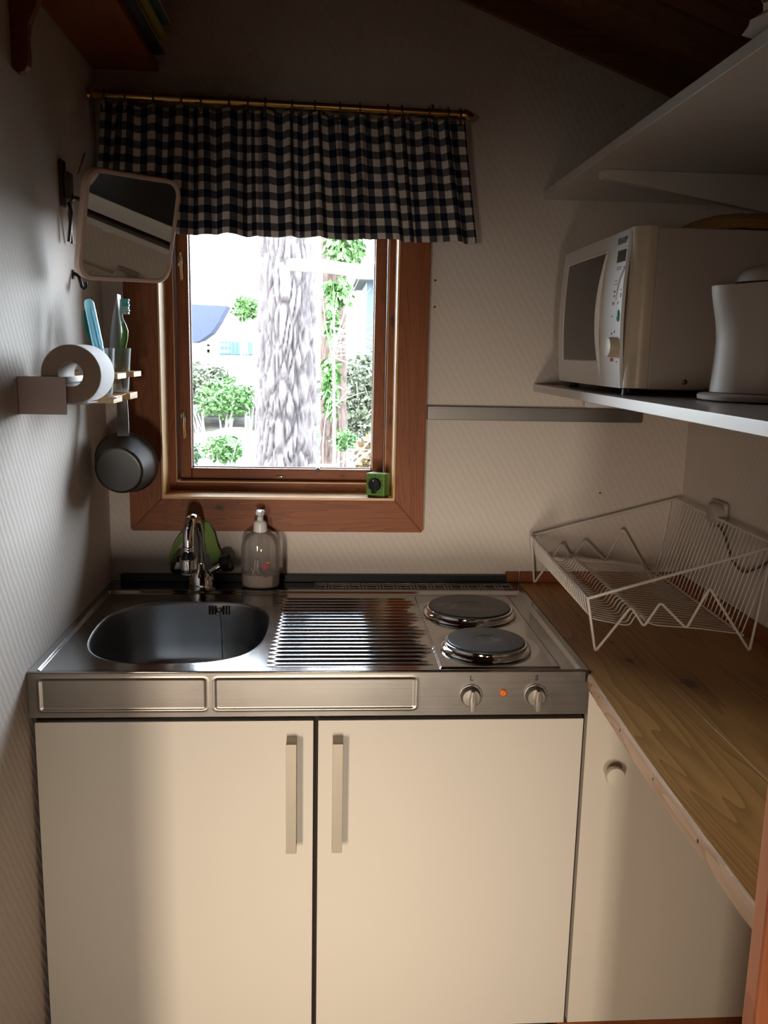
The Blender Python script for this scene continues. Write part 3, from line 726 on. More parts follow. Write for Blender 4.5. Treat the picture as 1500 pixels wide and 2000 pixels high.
# ------------------------------------------------------------------ soap bottle
sb = thing('soap_bottle', (.364, -.060, H), 'clear pump soap bottle with a pink flower print, standing behind the drainboard', 'bottle')
BX, BY = .364, -.060
bm = B(); lathe(bm, [(.036, 0), (.043, .003), (.0455, .009), (.0455, .092), (.0445, .104), (.0405, .117), (.0325, .128), (.0210, .1355), (.0130, .139), (.0130, .146)], (BX, BY, H+.0003), 48, sx_=1, sy_=.66, cap1=False); obj('body', bm, M['bottle'], sb, angle=60)
bm = B(); lathe(bm, [(.034, .002), (.0415, .005), (.0442, .011), (.0442, .033), (.0001, .0335)], (BX, BY, H), 48, sx_=1, sy_=.64, cap1=False); obj('soap', bm, M['liquid'], sb)
bm = B(); lathe(bm, [(.0155, .1355), (.0165, .137), (.0160, .1515), (.0150, .158), (.0120, .1615), (.0072, .1625), (.0072, .176), (.0001, .177)], (BX, BY, H), 32); pp = obj('pump_collar', bm, M['whiteplastic'], sb)
bm = B(); box(bm, BX-.0105, BX+.0105, BY-.010, BY+.010, H+.1750, H+.1880, .005, 3)
prism(bm, [(BX-.004, BY-.004, H+.178), (BX-.004, BY-.030, H+.1765), (BX-.004, BY-.032, H+.169), (BX-.004, BY-.028, H+.169), (BX-.004, BY-.022, H+.1865), (BX-.004, BY-.004, H+.188)], (.008, 0, 0))
obj('pump_head', bm, M['whiteplastic'], sb)
bm = B(); tube(bm, [(BX-.001, BY, H+.136), (BX+.001, BY, H+.08), (BX+.004, BY, H+.012)], .0028, 8); obj('dip_tube', bm, M['bottle'], sb)
bm = B()
def onb(dx, z): return BY-.66*math.sqrt(max(.0455**2-dx*dx, 1e-6))-.0009
random.seed(3)
for k in range(9):
    a = k*2.4; r = .0022*math.sqrt(k); dx = .0125+r*math.cos(a); z = H+.056+r*math.sin(a)
    lathe(bm, [(.0030, 0), (.0026, .0006), (.0005, .0008)], (BX+dx, onb(dx, z)+.0004, z), 8, (0, -1, 0))
obj('flower_print', bm, plain('pink_print', (.55, .06, .10), .5, var=.2), sb)
bm = B()
for k in range(5): dx = .0170+.0018*k*.6; z = H+.066+.0012*math.sin(k*3); lathe(bm, [(.0022, 0), (.0016, .0006)], (BX+dx, onb(dx, z)+.0004, z), 7, (0, -1, 0))
obj('flower_print', bm, plain('orange_print', (.62, .22, .03), .5, var=.2), sb)
bm = B()
for dx, z, w_, h_ in ((.012, .041, .012, .0011), (.014, .033, .011, .0008), (.014, .0305, .0105, .0008), (-.002, .075, .010, .0007)):
    box(bm, BX+dx-w_/2, BX+dx+w_/2, onb(dx, z)-.0002, onb(dx, z)+.0003, H+z-h_/2, H+z+h_/2)
for a, b in (((.018, .058), (.026, .063)), ((.018, .055), (.028, .057)), ((.017, .052), (.025, .050))):
    tube(bm, [(BX+a[0], onb(a[0], 0), H+a[1]), (BX+b[0], onb(b[0], 0), H+b[1])], .0005, 5)
obj('label_print', bm, M['print'], sb, smooth=False)
bm = B()
wv = [(-.018, .036), (-.012, .050), (-.010, .072), (-.012, .060), (-.0075, .044), (-.006, .060), (-.004, .072), (-.0045, .052), (-.002, .040)]
tube(bm, [(BX+a, onb(a, 0), H+b) for a, b in wv], .0006, 5); tube(bm, [(BX-.020, onb(-.02, 0), H+.052), (BX-.012, onb(-.012, 0), H+.038), (BX-.006, onb(-.006, 0), H+.034)], .0007, 5)
obj('script_print', bm, M['whiteplastic'], sb)

# ------------------------------------------------------------------ timer on the sill
tm = thing('kitchen_timer', (.645, .005, 1.112), 'square green kitchen timer with a black dial on the windowsill', 'timer')
A = Matrix.Translation((.6455, .000, 1.1115)) @ Matrix.Rotation(math.radians(-30), 4, 'Z')
bm = B(); box(bm, -.025, .025, -.016, .016, .005, .059, .003, 3, A); obj('case', bm, M['green'], tm)
bm = B(); box(bm, -.022, .022, -.013, .013, 0, .0055, .001, 1, A); obj('foot', bm, M['black'], tm)
bm = B(); t = B(); lathe(t, [(.0165, 0), (.0165, .004), (.0150, .008), (.0001, .009)], (0, -.016, .033), 28, (0, -1, 0)); merge(bm, t, A)
t = B(); prism(t, [(-.0045, -.016, .012), (.0045, -.016, .012), (.0045, -.016, .040), (-.0045, -.016, .040)], (0, -.011, 0)); merge(bm, t, A); dl = obj('dial', bm, M['blackgloss'], tm)
bm = B()
for k in range(12):
    a = 2*PI*k/12; t = B(); box(t, .0212*math.sin(a)-.0011, .0212*math.sin(a)+.0011, -.0166, -.0158, .033+.0212*math.cos(a)-.0013, .033+.0212*math.cos(a)+.0013); merge(bm, t, A)
obj('dial_numbers', bm, M['black'], tm, smooth=False)
bm = B(); box(bm, -.0008, .0008, -.0275, -.0268, .041, .0455, 0, 1, A); obj('pointer_mark', bm, M['whiteplastic'], dl, smooth=False)

# ================================================================== CURTAIN + ROD
rod = thing('curtain_rod', (.42, -.07, 1.988), 'brass curtain rod with dark finials above the window', 'curtain rod')
def rz(x): return 1.9905-.0115*x/.82
bm = B(); tube(bm, [(.012, -.07, rz(.012)), (.800, -.07, rz(.8))], .0082, 16); obj('rod_tube', bm, M['brass'], rod)
for x, s in ((.004, -1), (.800, 1)):
    bm = B(); lathe(bm, [(.0082, 0), (.0115, .002), (.0115, .006), (.0085, .008), (.0115, .016), (.0100, .026), (.005, .034), (.001, .036)] if s > 0 else [(.0068, -.008), (.011, -.004), (.011, .002), (.006, .003)], (x, -.07, rz(x)), 20, (s, 0, -.08 if s > 0 else 0)); obj('finial', bm, M['brass'], rod)
for x in (.076, .745):
    bm = B(); tube(bm, [(x, -.0, rz(x)+.010), (x, -.05, rz(x)+.010), (x, -.066, rz(x)+.006)], .004, 10); box(bm, x-.009, x+.009, -.006, -.0005, rz(x)-.008, rz(x)+.026, .002)
    lathe(bm, [(.009, -.004), (.009, .004)], (x, -.07, rz(x)), 16, (1, 0, 0)); lathe(bm, [(.0035, 0), (.0035, .008), (.001, .009)], (x, -.07, rz(x)+.008), 10)
    obj('wall_bracket', bm, M['brass'], rod)
cu = thing('curtain', (.43, -.065, 1.705), 'blue and white gingham curtain valance hanging over the top of the window', 'curtain')
RX = [.038, .082, .142, .201, .243, .303, .343, .380, .438, .487, .542, .585, .646, .677, .737, .779, .806]
random.seed(11)
ph = [random.uniform(0, 6.28) for _ in range(6)]
PL = [(.048, .010, .8), (.125, .016, .35), (.205, .011, 1.0), (.247, .010, .5), (.318, .014, 1.0), (.352, .009, .6), (.428, .012, 1.0), (.489, .011, .9), (.535, .010, .4), (.590, .013, 1.0), (.652, .011, .7), (.688, .009, 1.0), (.745, .014, .6), (.790, .012, 1.0)]
def fold(x, v):   # v 0 top .. 1 bottom : irregular pleats falling from the clips
    a = .0035+.0065*v
    s = .8*math.sin(2*PI*x/.118+ph[0]+.8*math.sin(x*9+ph[1]))+.5*math.sin(2*PI*x/.061+ph[2]+.7*v)
    d = s*a
    for px, w, am in PL:
        q = (x-px-.006*(v-.5)*math.sin(px*50))/(w*(.55+.5*v)); d += am*(.008+.006*v)*q*math.exp(.5-q*q*.9)*1.1
    return d-.004
def cpt(u, v):
    xt = .030+u*.788; xb = .008+u*.848
    x = xt+(xb-xt)*v**1.1+.0045*math.sin(u*38+ph[4])*v
    k = min(abs(xt-r) for r in RX)
    zt = rz(xt)-.0135-.0075*smoothstep(.002, .028, k); zb = 1.709-.003*u+.0018*math.sin(u*31+ph[5])+.0010*math.sin(u*77)
    z = zt+(zb-zt)*v
    return (max(x, .003), -.070+fold(u*.83, v), z)
ARC = .0; arc = [0]
for i in range(420):
    p, q = Vector(cpt(i/420, .7)), Vector(cpt((i+1)/420, .7)); arc.append(arc[-1]+(q-p).length)
bm = B(); grid(bm, cpt, 421, 44, lambda u, v: (arc[int(round(u*420))], v*.272))
c_o = obj('valance', bm, M['gingham'], cu, angle=180, recalc=False)
sm = c_o.modifiers.new('thickness', 'SOLIDIFY'); sm.thickness = .0012
for x in RX:
    z = rz(x); bm = B()
    tube(bm, [(x, -.07+.0104*math.cos(a), z+.0104*math.sin(a)) for a in [2*PI*k/16 for k in range(16)]], .0022, 6, closed=True)
    rg = obj('ring', bm, M['darkmetal'], cu)
    bm = B(); box(bm, x-.0022, x+.0022, -.0725, -.0675, z-.0205, z-.0105, .0008, 1); box(bm, x-.003, x+.003, -.0785, -.0760, z-.029, z-.0150, .0006, 1); box(bm, x-.0014, x+.0014, -.078, -.068, z-.0160, z-.0145)
    obj('clip', bm, M['chrome'], rg)

# ================================================================== LEFT WALL THINGS
# mirror on swing arm
mc = Vector((.13, -.2828, 1.6887)); Q_ = Matrix.Rotation(math.radians(4.5), 3, 'Z'); mn = (Q_ @ Vector((.693, -.667, -.272))).normalized(); mr = Q_ @ Vector((.701, .712, .039)); mr = (mr-mn*mr.dot(mn)).normalized(); mu = mn.cross(mr).normalized()
if mu.z < 0: mu = -mu
MA = Matrix((mr, mu, mn)).transposed().to_4x4(); MA.translation = mc
mi = thing('shaving_mirror', (.02, -.29, 1.65), 'rounded square mirror with a pale pink frame on a wall arm, overlapping the curtain', 'mirror')
o_, i_ = rrect(.224, .207, .032, 8), rrect(.206, .189, .026, 8)
bm = B(); L = []
for pts_, z in ((o_, -.012), (o_, .001), ([(p[0]*.985, p[1]*.985) for p in o_], .003), ([(p[0]*1.01, p[1]*1.01) for p in i_], .003), (i_, .0)):
    L.append([bm.verts.new(MA @ Vector((p[0], p[1], z))) for p in pts_])
nn = len(o_)
for a, b in zip(L, L[1:]):
    for k in range(nn): bm.faces.new((a[k], a[(k+1) % nn], b[(k+1) % nn], b[k]))
bm.faces.new(L[0][::-1]); obj('mirror_frame', bm, M['mirrorframe'], mi, angle=60)
bm = B(); prism(bm, [MA @ Vector((p[0], p[1], -.003)) for p in rrect(.2065, .1895, .026, 8)], mn*.0035); obj('mirror_glass', bm, M['mirror'], mi, smooth=False)
bm = B(); box(bm, .0005, .008, -.302, -.274, 1.725, 1.812, .003); box(bm, .008, .020, -.298, -.270, 1.738, 1.790, .003); obj('wall_plate', bm, M['darkmetal'], mi)
bk = mc-mn*.013
bm = B(); tube(bm, [(.013, -.284, 1.735), (.018, -.286, 1.715), (.012, -.292, 1.66)], .0035, 8); tube(bm, [(.018, -.284, 1.735), (.012, -.280, 1.715), (.010, -.262, 1.660)], .0030, 8)
obj('clamp_leg', bm, M['darkmetal'], mi)
bm = B(); tube(bm, [(.018, -.284, 1.745), (.034, -.27, 1.742), (.050, -.245, 1.735), tuple(bk+Vector((-.02, .03, .02))), tuple(bk)], .004, 10); lathe(bm, [(.006, -.006), (.008, 0), (.006, .006)], (.018, -.285, 1.742), 14, (0, 1, 0)); obj('swing_arm', bm, M['darkmetal'], mi)
bm = B(); tube(bm, [(.026, -.262, 1.792), (.034, -.258, 1.815), (.040, -.258, 1.832)], .0016, 6); obj('wire_stay', bm, M['chrome'], mi)
bm = B(); tube(bm, [(.001, -.232, 1.606), (.012, -.233, 1.600), (.016, -.233, 1.588), (.018, -.234, 1.579), (.0225, -.236, 1.575), (.027, -.236, 1.579), (.027, -.236, 1.588)], .0036, 10); box(bm, .0005, .0035, -.237, -.227, 1.594, 1.612, .001)
obj('wall_hook', bm, M['blackgloss'], None, label='small black hook on the left wall just below the mirror', cat='hook')

# toilet roll + holder
th = thing('roll_holder', (.04, -.54, 1.34), 'pale pink plastic toilet roll holder on the left wall', 'roll holder')
bm = B(); box(bm, .0008, .080, -.5900, -.5875, 1.345, 1.4085, .0008); obj('front_plate', bm, M['pinkwhite'], th)
bm = B(); box(bm, .0788, .0812, -.5875, -.480, 1.398, 1.4085, .0006); obj('spindle', bm, M['pinkwhite'], th)
bm = B(); box(bm, .0008, .0030, -.5875, -.470, 1.345, 1.4085, .0006); obj('wall_flange', bm, M['pinkwhite'], th)
RC = (.0870, 1.4125)
tr = thing('toilet_roll', (RC[0], -.53, RC[1]-.0495), 'started white toilet roll hanging on the pink plastic holder', 'toilet roll')
bm = B(); y0, y1 = -.5830, -.4880
lathe(bm, [(.0215, .0006), (.0490, .0006), (.0500, .0015), (.0500, .0940), (.0490, .095), (.0215, .095), (.0215, .0006)], (RC[0], y0, RC[1]), 64, (0, 1, 0), cap0=False, cap1=False); 
o = obj('paper', bm, [M['tissue'], M['tissue_end']], tr)
for p in o.data.polygons:
    if p.normal.y < -.9: p.material_index = 1
bm = B(); lathe(bm, [(.0205, -.0003), (.0213, -.0003), (.0213, .0953), (.0205, .0953), (.0205, -.0003)], (RC[0], y0, RC[1]), 48, (0, 1, 0), cap0=False, cap1=False); obj('core', bm, M['card'], tr)
bm = B()
def tail(u, v):
    if u < .4:
        a = -PI/2-.9*(1-u/.4); return (RC[0]+.0507*math.cos(a), y0+.002+.092*v, RC[1]+.0507*math.sin(a))
    s = (u-.4)/.6; return (RC[0]+s*.070, y0+.002+.092*v, RC[1]-.0507-.002*s+.016*s*s+.002*math.sin(v*5+s*3)*s)
grid(bm, tail, 24, 8); t_ = obj('loose_sheet', bm, M['tissue'], tr, angle=180, recalc=False); sm = t_.modifiers.new('thickness', 'SOLIDIFY'); sm.thickness = .0005

# glass holder with two tumblers
gh = thing('glass_holder', (.06, -.29, 1.35), 'small light wood holder for two glasses on the left wall', 'glass holder')
bm = B(); box(bm, .0008, .010, -.400, -.175, 1.349, 1.413, .001); obj('back_board', bm, M['holderwood'], gh)
for cy in (-.360, -.217):
    circ = [(.073+.0335*math.cos(2*PI*k/32), cy+.0325*math.sin(2*PI*k/32)) for k in range(32)]
    bm = B(); plate_hole(bm, .0102, .121, cy-.036, cy+.036, 1.3995, 1.4100, circ); obj('ring_board', bm, M['holderwood'], gh, smooth=False)
    bm = B(); box(bm, .0102, .112, cy-.036, cy+.036, 1.3530, 1.3660, .0008); obj('rest_board', bm, M['holderwood'], gh)
def tumbler(cx, cy, lab):
    t = thing('tumbler', (cx, cy, 1.3663), lab, 'glass', 'tumblers in the wall holder')
    bm = B(); lathe(bm, [(.024, 0), (.0275, .0015), (.0290, .005), (.0355, .0900), (.0358, .0908), (.0345, .0910), (.0275, .008), (.024, .0065), (.001, .006)], (cx, cy, 1.3663), 40); obj('glass', bm, M['tumbler'], t, angle=50)
    return t
tumbler(.073, -.360, 'clear tumbler nearest the toilet roll, holding the blue toothbrush case')
tumbler(.073, -.217, 'clear tumbler nearest the window, holding the toothpaste and a green toothbrush')
# things in the tumblers
cs = thing('toothbrush_case', (.098, -.355, 1.375), 'light blue transparent toothbrush case leaning in the nearer tumbler', 'toothbrush case')
a_, b_ = Vector((.092, -.357, 1.3762)), Vector((.0655, -.372, 1.548))
bm = B(); pr = []
for k, (t_, r) in enumerate(((0, .006), (.02, .0085), (.5, .0095), (.53, .0100), (.95, .0095), (.985, .007), (1.0, .003))): pr.append((r, t_*(b_-a_).length))
lathe(bm, pr, a_, 20, (b_-a_)); obj('tube', bm, M['case'], cs)
bm = B(); tube(bm, [tuple(a_.lerp(b_, .05)), tuple(a_.lerp(b_, .55)), tuple(a_.lerp(b_, .9))], [.0035, .0042, .003], 8); obj('brush_inside', bm, plain('blue_brush', (.12, .42, .62), .4), cs)
gb = thing('toothbrush', (.07, -.345, 1.375), 'dark green toothbrush leaning behind the light blue case', 'toothbrush')
bm = B(); tube(bm, [(.088, -.343, 1.376), (.078, -.340, 1.42), (.065, -.337, 1.462), (.052, -.333, 1.488), (.050, -.332, 1.505), (.049, -.331, 1.528)], [.0045, .0055, .0058, .0045, .0040, .005], 10); obj('handle', bm, M['darkgreen'], gb)
bm = B(); box(bm, .0440, .0485, -.334, -.327, 1.506, 1.528, .001); obj('bristles', bm, M['bristle'], gb)
tp = thing('toothpaste_tube', (.073, -.215, 1.37), 'grey white toothpaste tube standing crimped end up in the farther tumbler', 'toothpaste')
bm = B(); rows = []
for k in range(12):
    t_ = k/11; z = 1.384+t_*(1.566-1.384); w_ = .0155*(1-t_**3)+.0012; d_ = .0150; cx = .0770+.010*t_**2
    rows.append([bm.verts.new((cx+w_*math.cos(2*PI*j/20)*.9, -.2140+(d_+.003*t_)*math.sin(2*PI*j/20), z)) for j in range(20)])
for a, b in zip(rows, rows[1:]):
    for j in range(20): bm.faces.new((a[j], a[(j+1) % 20], b[(j+1) % 20], b[j]))
bm.faces.new(rows[0][::-1]); bm.faces.new(rows[-1]); obj('tube', bm, M['tube'], tp, angle=60)
bm = B(); lathe(bm, [(.010, 0), (.011, .011), (.009, .0125)], (.077, -.214, 1.3728), 18); obj('cap', bm, M['whiteplastic'], tp)
bm = B(); rows = []
for k in range(8):
    t_ = k/7; z = 1.47+t_*.075; xx = .0770-.0145*(1-((z-1.384)/.182)**3)+.010*((z-1.384)/.182)**2-.0016
    rows.append([bm.verts.new((xx, -.2285+.002, z)), bm.verts.new((xx-.0008, -.214, z)), bm.verts.new((xx, -.2005, z))])
for a, b in zip(rows, rows[1:]):
    for j in range(2): bm.faces.new((a[j], a[j+1], b[j+1], b[j]))
nb = thing('toothbrush', (.06, -.19, 1.37), 'slim navy blue toothbrush leaning left behind the toothpaste tube', 'toothbrush'); bm.free()
bm = B(); tube(bm, [(.066, -.204, 1.374), (.058, -.195, 1.44), (.066, -.194, 1.480), (.078, -.194, 1.515), (.081, -.194, 1.535)], [.003, .0032, .0045, .0058, .0030], 8); obj('handle', bm, M['navy'], nb)
g2 = thing('toothbrush', (.1, -.225, 1.37), 'lime green toothbrush with teal bristles, upright in the farther tumbler', 'toothbrush')
bm = B(); tube(bm, [(.094, -.228, 1.375), (.0945, -.228, 1.42), (.095, -.229, 1.455), (.1000, -.230, 1.478), (.1015, -.230, 1.492), (.0980, -.230, 1.508)], [.004, .0052, .0058, .0066, .0062, .0045], 10); obj('handle', bm, M['greenplastic'], g2)
bm = B(); tube(bm, [(.0985, -.230, 1.506), (.0945, -.230, 1.518), (.0935, -.230, 1.530), (.0955, -.230, 1.556)], [.0044, .0028, .0030, .0036], 10); nk = obj('neck', bm, M['bristlepale'], g2)
for j in range(6):
    bm = B(); z = 1.5265+j*.0052; box(bm, .0970, .1100+.0012*(j % 2), -.236, -.224, z, z+.0044, .0008); obj('bristle_tuft', bm, M['bristle'] if j > 2 else M['bristlepale'], nk)

# saucepan hanging on its handle
pn = thing('saucepan', (.076, -.15, 1.14), 'small stainless steel saucepan hanging upside down by its handle beside the window', 'saucepan')
b0, r0 = Vector((.0715, -.205, 1.1965)), Vector((.0765, -.148, 1.2085)); ax = (r0-b0).normalized(); L_ = (r0-b0).length
b0 = Vector((.0705, -.200, 1.1960))
bm = B(); lathe(bm, [(.0001, 0), (.0455, 0), (.0500, .002), (.0535, .006), (.0665, L_-.004), (.0702, L_-.001), (.0712, L_), (.0700, L_+.0012), (.0655, L_-.003), (.0520, .0075), (.0001, .004)], b0, 56, ax, cap0=False, cap1=False); obj('pot', bm, M['pansteel'], pn, angle=50)
u_ = Vector((0, 0, 1))-ax*ax.z; u_.normalize()
h0 = r0+u_*.066
bm = B(); w_ = .0118; rows = []
for p, ww in ((h0+Vector((0, -.004, -.012)), .0125), (h0+Vector((0, -.002, .010)), .0122), ((.0700, -.1395, 1.33), .0118), ((.0680, -.138, 1.39), .0118), ((.066, -.137, 1.44), .0100)):
    p = Vector(p); rows.append([bm.verts.new(p+Vector((s*ww, dy, 0))) for s, dy in ((-1, -.0012), (0, -.0030), (1, -.0012), (1, .0012), (-1, .0012))])
for a, b in zip(rows, rows[1:]):
    for k in range(5): bm.faces.new((a[k], a[(k+1) % 5], b[(k+1) % 5], b[k]))
bm.faces.new(rows[0]); bm.faces.new(rows[-1][::-1]); obj('handle', bm, M['pansteel'], pn, angle=50)
bm = B(); tube(bm, [(.066, -.0005, 1.452), (.066, -.120, 1.448), (.066, -.143, 1.446), (.066, -.150, 1.452)], .0028, 8); lathe(bm, [(.009, 0), (.007, .003)], (.066, -.0005, 1.452), 14, (0, -1, 0)); obj('wall_peg', bm, M['darkmetal'], None, label='thin metal peg behind the glasses from which the saucepan hangs', cat='hook')

# ------------------------------------------------------------------ upper left wooden shelf with bracket and papers
ws = thing('wall_shelf', (.07, -.4, 2.055), 'dark reddish wooden shelf high in the left corner with a carved bracket', 'shelf')
bm = B(); box(bm, .0008, .1435, -.95, -.006, 2.058, 2.076, .0015); obj('shelf_board', bm, M['shelfwood'], ws)
bm = B(); pf = [(.0008, 1.905), (.006, 1.899), (.012, 1.897), (.020, 1.900), (.026, 1.909), (.028, 1.925), (.027, 1.95), (.030, 1.972), (.040, 1.992), (.052, 2.02), (.090, 2.045), (.128, 2.0578), (.0008, 2.0578)]
prism(bm, [(p[0], -.535, p[1]) for p in pf], (0, .018, 0)); obj('bracket', bm, M['shelfwood'], ws, smooth=False)
for nm, x1, yy0, z0_, z1_, m, lab, cat in (('folder', .1660, -.060, 2.0765, 2.0835, M['greycover'], 'dark grey folder at the bottom of the pile on the high wooden shelf', 'folder'),
                      ('booklet', .1580, -.250, 2.0840, 2.0880, M['pinkcover'], 'pale pink booklet peeking out of the pile on the high wooden shelf', 'booklet'),
                      ('magazine', .1800, -.110, 2.0885, 2.0990, M['yellow'], 'yellow magazine in the pile on the high wooden shelf', 'magazine'),
                      ('magazine', .1960, -.165, 2.0995, 2.1080, M['teal_cover'], 'dark teal magazine on top of the pile on the high wooden shelf', 'magazine')):
    bm = B(); box(bm, .015, x1, -.72, yy0, z0_, z1_, .0006); o = obj(nm, bm, m, None, label=lab, cat=cat, group='papers on the high shelf')
    bm = B(); box(bm, .018, x1+.0006, -.715, yy0-.004, z0_+.0015, z1_-.0015); obj('pages', bm, M['card'], o, smooth=False)

# ================================================================== BACK WALL: knife rail
kr = thing('knife_rail', (1.02, -.01, 1.303), 'long brushed steel magnetic knife rail on the back wall beside the window', 'knife rail')
bm = B(); box(bm, .7595, 1.2870, -.0160, -.0008, 1.3035, 1.3360, .0015); obj('bar', bm, M['rail'], kr)
bm = B(); box(bm, .7600, 1.2865, -.0172, -.0162, 1.3085, 1.3310); obj('magnet_strip', bm, M['rail'], kr, smooth=False)
for i, (x, z) in enumerate(((.7705, 1.629), (.7710, 1.568), (1.199, 1.127))):
    bm = B(); lathe(bm, [(.0026, 0), (.0022, .0012), (.0004, .0015)], (x, -.0002, z), 10, (0, -1, 0))
    obj('nail', bm, M['carcass'], None, label=('upper small dark nail in the wallpaper right of the window', 'lower small dark nail in the wallpaper right of the window', 'small dark nail in the wallpaper above the dish rack')[i], cat='nail', group='nails in the back wall')

# ================================================================== RIGHT WALL SHELVES
XS = 1.017
def shelf(z0, z1, y1, label, bry, brh):
    s = thing('wall_shelf', ((XS+XR)/2, -.6, z0), label, 'shelf', 'white shelves on the right wall')
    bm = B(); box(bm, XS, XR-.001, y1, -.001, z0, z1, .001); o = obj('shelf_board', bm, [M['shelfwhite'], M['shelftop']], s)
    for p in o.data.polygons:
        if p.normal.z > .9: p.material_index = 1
    for by in bry:
        bm = B(); xa = XS+.028
        prism(bm, [(xa+.004, by-.011, z0-.0006), (XR-.001, by-.011, z0-.0006), (XR-.001, by-.011, z0-brh), (xa+.10, by-.011, z0-brh*.42), (xa+.004, by-.011, z0-.017), (xa, by-.011, z0-.013), (xa, by-.011, z0-.003)], (0, .022, 0))
        bmesh.ops.recalc_face_normals(bm, faces=bm.faces[:]); bmesh.ops.bevel(bm, geom=bm.edges[:], offset=.0012, segments=2, affect='EDGES')
        obj('bracket', bm, M['shelfwhite'], s, angle=50)
    return s
shelf(1.8180, 1.8355, -1.262, 'upper white wall shelf, high above the microwave', (-.345, -1.05), .075)
# lower shelf: bracket only just reaches below the board
shelf(1.3745, 1.3925, -1.262, 'lower white wall shelf that carries the microwave and the kettle', (-.33, -1.215), .035)

# ------------------------------------------------------------------ microwave
mw = thing('microwave', (1.22, -.33, 1.393), 'white countertop microwave oven with dark door window on the lower wall shelf', 'microwave')
MX, MY0, MY1, MZ0, MZ1 = 1.043, -.560, -.105, 1.4040, 1.6865
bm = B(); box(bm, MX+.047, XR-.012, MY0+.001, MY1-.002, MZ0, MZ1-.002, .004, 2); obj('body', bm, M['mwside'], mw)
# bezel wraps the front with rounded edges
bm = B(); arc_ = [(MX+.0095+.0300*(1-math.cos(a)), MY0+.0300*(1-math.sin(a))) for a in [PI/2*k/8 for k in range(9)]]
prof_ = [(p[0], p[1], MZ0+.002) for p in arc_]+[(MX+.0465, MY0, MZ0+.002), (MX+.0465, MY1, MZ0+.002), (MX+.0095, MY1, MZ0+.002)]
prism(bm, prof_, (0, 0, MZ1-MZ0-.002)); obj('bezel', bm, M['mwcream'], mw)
SEAM = -.462
def bulge(y, z):   # convex front face
    v = (z-MZ0)/(MZ1-MZ0); u = (y-MY0)/(MY1-MY0)
    return MX+.009-.010*(4*v*(1-v))*.8-.004*4*u*(1-u)
def face_patch(name, y0, y1, z0, z1, mat, off=0.0, parent=mw, nu=14, nv=20, curve=None, depth=.006):
    bm = B()
    def f(u, v):
        z = z0+(z1-z0)*v; a, b = (y0, y1) if curve is None else curve(z)
        y = a+(b-a)*u; return (bulge(y, z)-off, y, z)
    vs = grid(bm, f, nu, nv)
    # border skirt
    ring = [vs[i][0] for i in range(nu)]+[vs[-1][j] for j in range(1, nv)]+[vs[i][-1] for i in range(nu-2, -1, -1)]+[vs[0][j] for j in range(nv-2, 0, -1)]
    r2 = [bm.verts.new(v.co+Vector((depth, 0, 0))) for v in ring]
    for k in range(len(ring)): bm.faces.new((ring[k], ring[(k+1) % len(ring)], r2[(k+1) % len(ring)], r2[k]))
    return obj(name, bm, mat, parent, angle=40)
def seam(z): v = (z-MZ0)/(MZ1-MZ0); return SEAM+.012*(4*v*(1-v)-.5)
dr = face_patch('door', 0, 0, MZ0+.001, MZ1-.003, M['mw'], .0, curve=lambda z: (seam(z)+.0008, MY1+.001-.0))
pnl = face_patch('control_panel', 0, 0, MZ0+.001, MZ1-.003, M['mwpanel'], .0005, curve=lambda z: (MY0+.029, seam(z)-.0008), nu=8)
def wcurve(z): v = (z-1.4530)/(1.6530-1.4530); return (-.415+.026*(4*v*(1-v)), -.150)
face_patch('door_window', 0, 0, 1.4530, 1.6530, M['mwwin'], .0004, parent=dr, curve=wcurve, depth=.001)
# raised rim along the window and bowed handle
bm = B(); pts = []
for k in range(22):
    v = k/21; z = 1.425+v*.225; y = -.436+.022*(4*v*(1-v)); pts.append((bulge(y, z)-.0045, y, z))
tube(bm, pts, [.0018+.0036*math.sin(PI*k/21) for k in range(22)], 10); obj('handle', bm, M['mw'], dr)
bm = B()
for (ya, za, yb, zb) in ((-.152, 1.451, -.152, 1.656), (-.150, 1.656, -.417, 1.656), (-.150, 1.4505, -.415, 1.4505)):
    n_ = 10; tube(bm, [(bulge(ya+(yb-ya)*k/n_, za+(zb-za)*k/n_)-.0006, ya+(yb-ya)*k/n_, za+(zb-za)*k/n_) for k in range(n_+1)], .0016, 6)
obj('window_rim', bm, M['mw'], dr)
def on_face(y, z, d=.0012): return bulge(y, z)-d
face_patch('display', -.5265, -.4860, 1.629, 1.650, M['lcd'], .0014, parent=pnl, nu=6, nv=6, depth=.001)
bm = B(); tube(bm, [(on_face(-.486, 1.653), -.486, 1.6535), (on_face(-.51, 1.653), -.51, 1.6540), (on_face(-.526, 1.653), -.526, 1.6545)], .0013, 6)
obj('panel_moulding', bm, M['mw'], pnl); bm = B()
tube(bm, [(on_face(-.529, 1.617), -.529, 1.618), (on_face(-.515, 1.602), -.513, 1.602), (on_face(-.506, 1.585), -.504, 1.583), (on_face(-.503, 1.565), -.500, 1.562)], [.0030, .0026, .0020, .001], 8)
obj('panel_moulding', bm, M['mw'], pnl)
bm = B(); lathe(bm, [(.010, -.001), (.010, .002), (.007, .0035), (.001, .004)], (on_face(-.519, 1.534, 0), -.519, 1.534), 24, (-1, 0, 0), sx_=.55, sy_=1.05); obj('start_button', bm, M['teal'], pnl)
bm = B(); lathe(bm, [(.0185, -.001), (.0180, .013), (.0165, .017), (.0001, .018)], (on_face(-.513, 1.478, 0), -.513, 1.478), 32, (-1, 0, 0)); kb = obj('dial', bm, M['mwcream'], pnl)
text('logo', 'SHARP', .0150, M['black'], pnl, (on_face(-.500, 1.666, .0020), -.500, 1.6665), (0, -1, .0), (0, 0, 1), ext=.0003, bold=.0006)
bm = B()
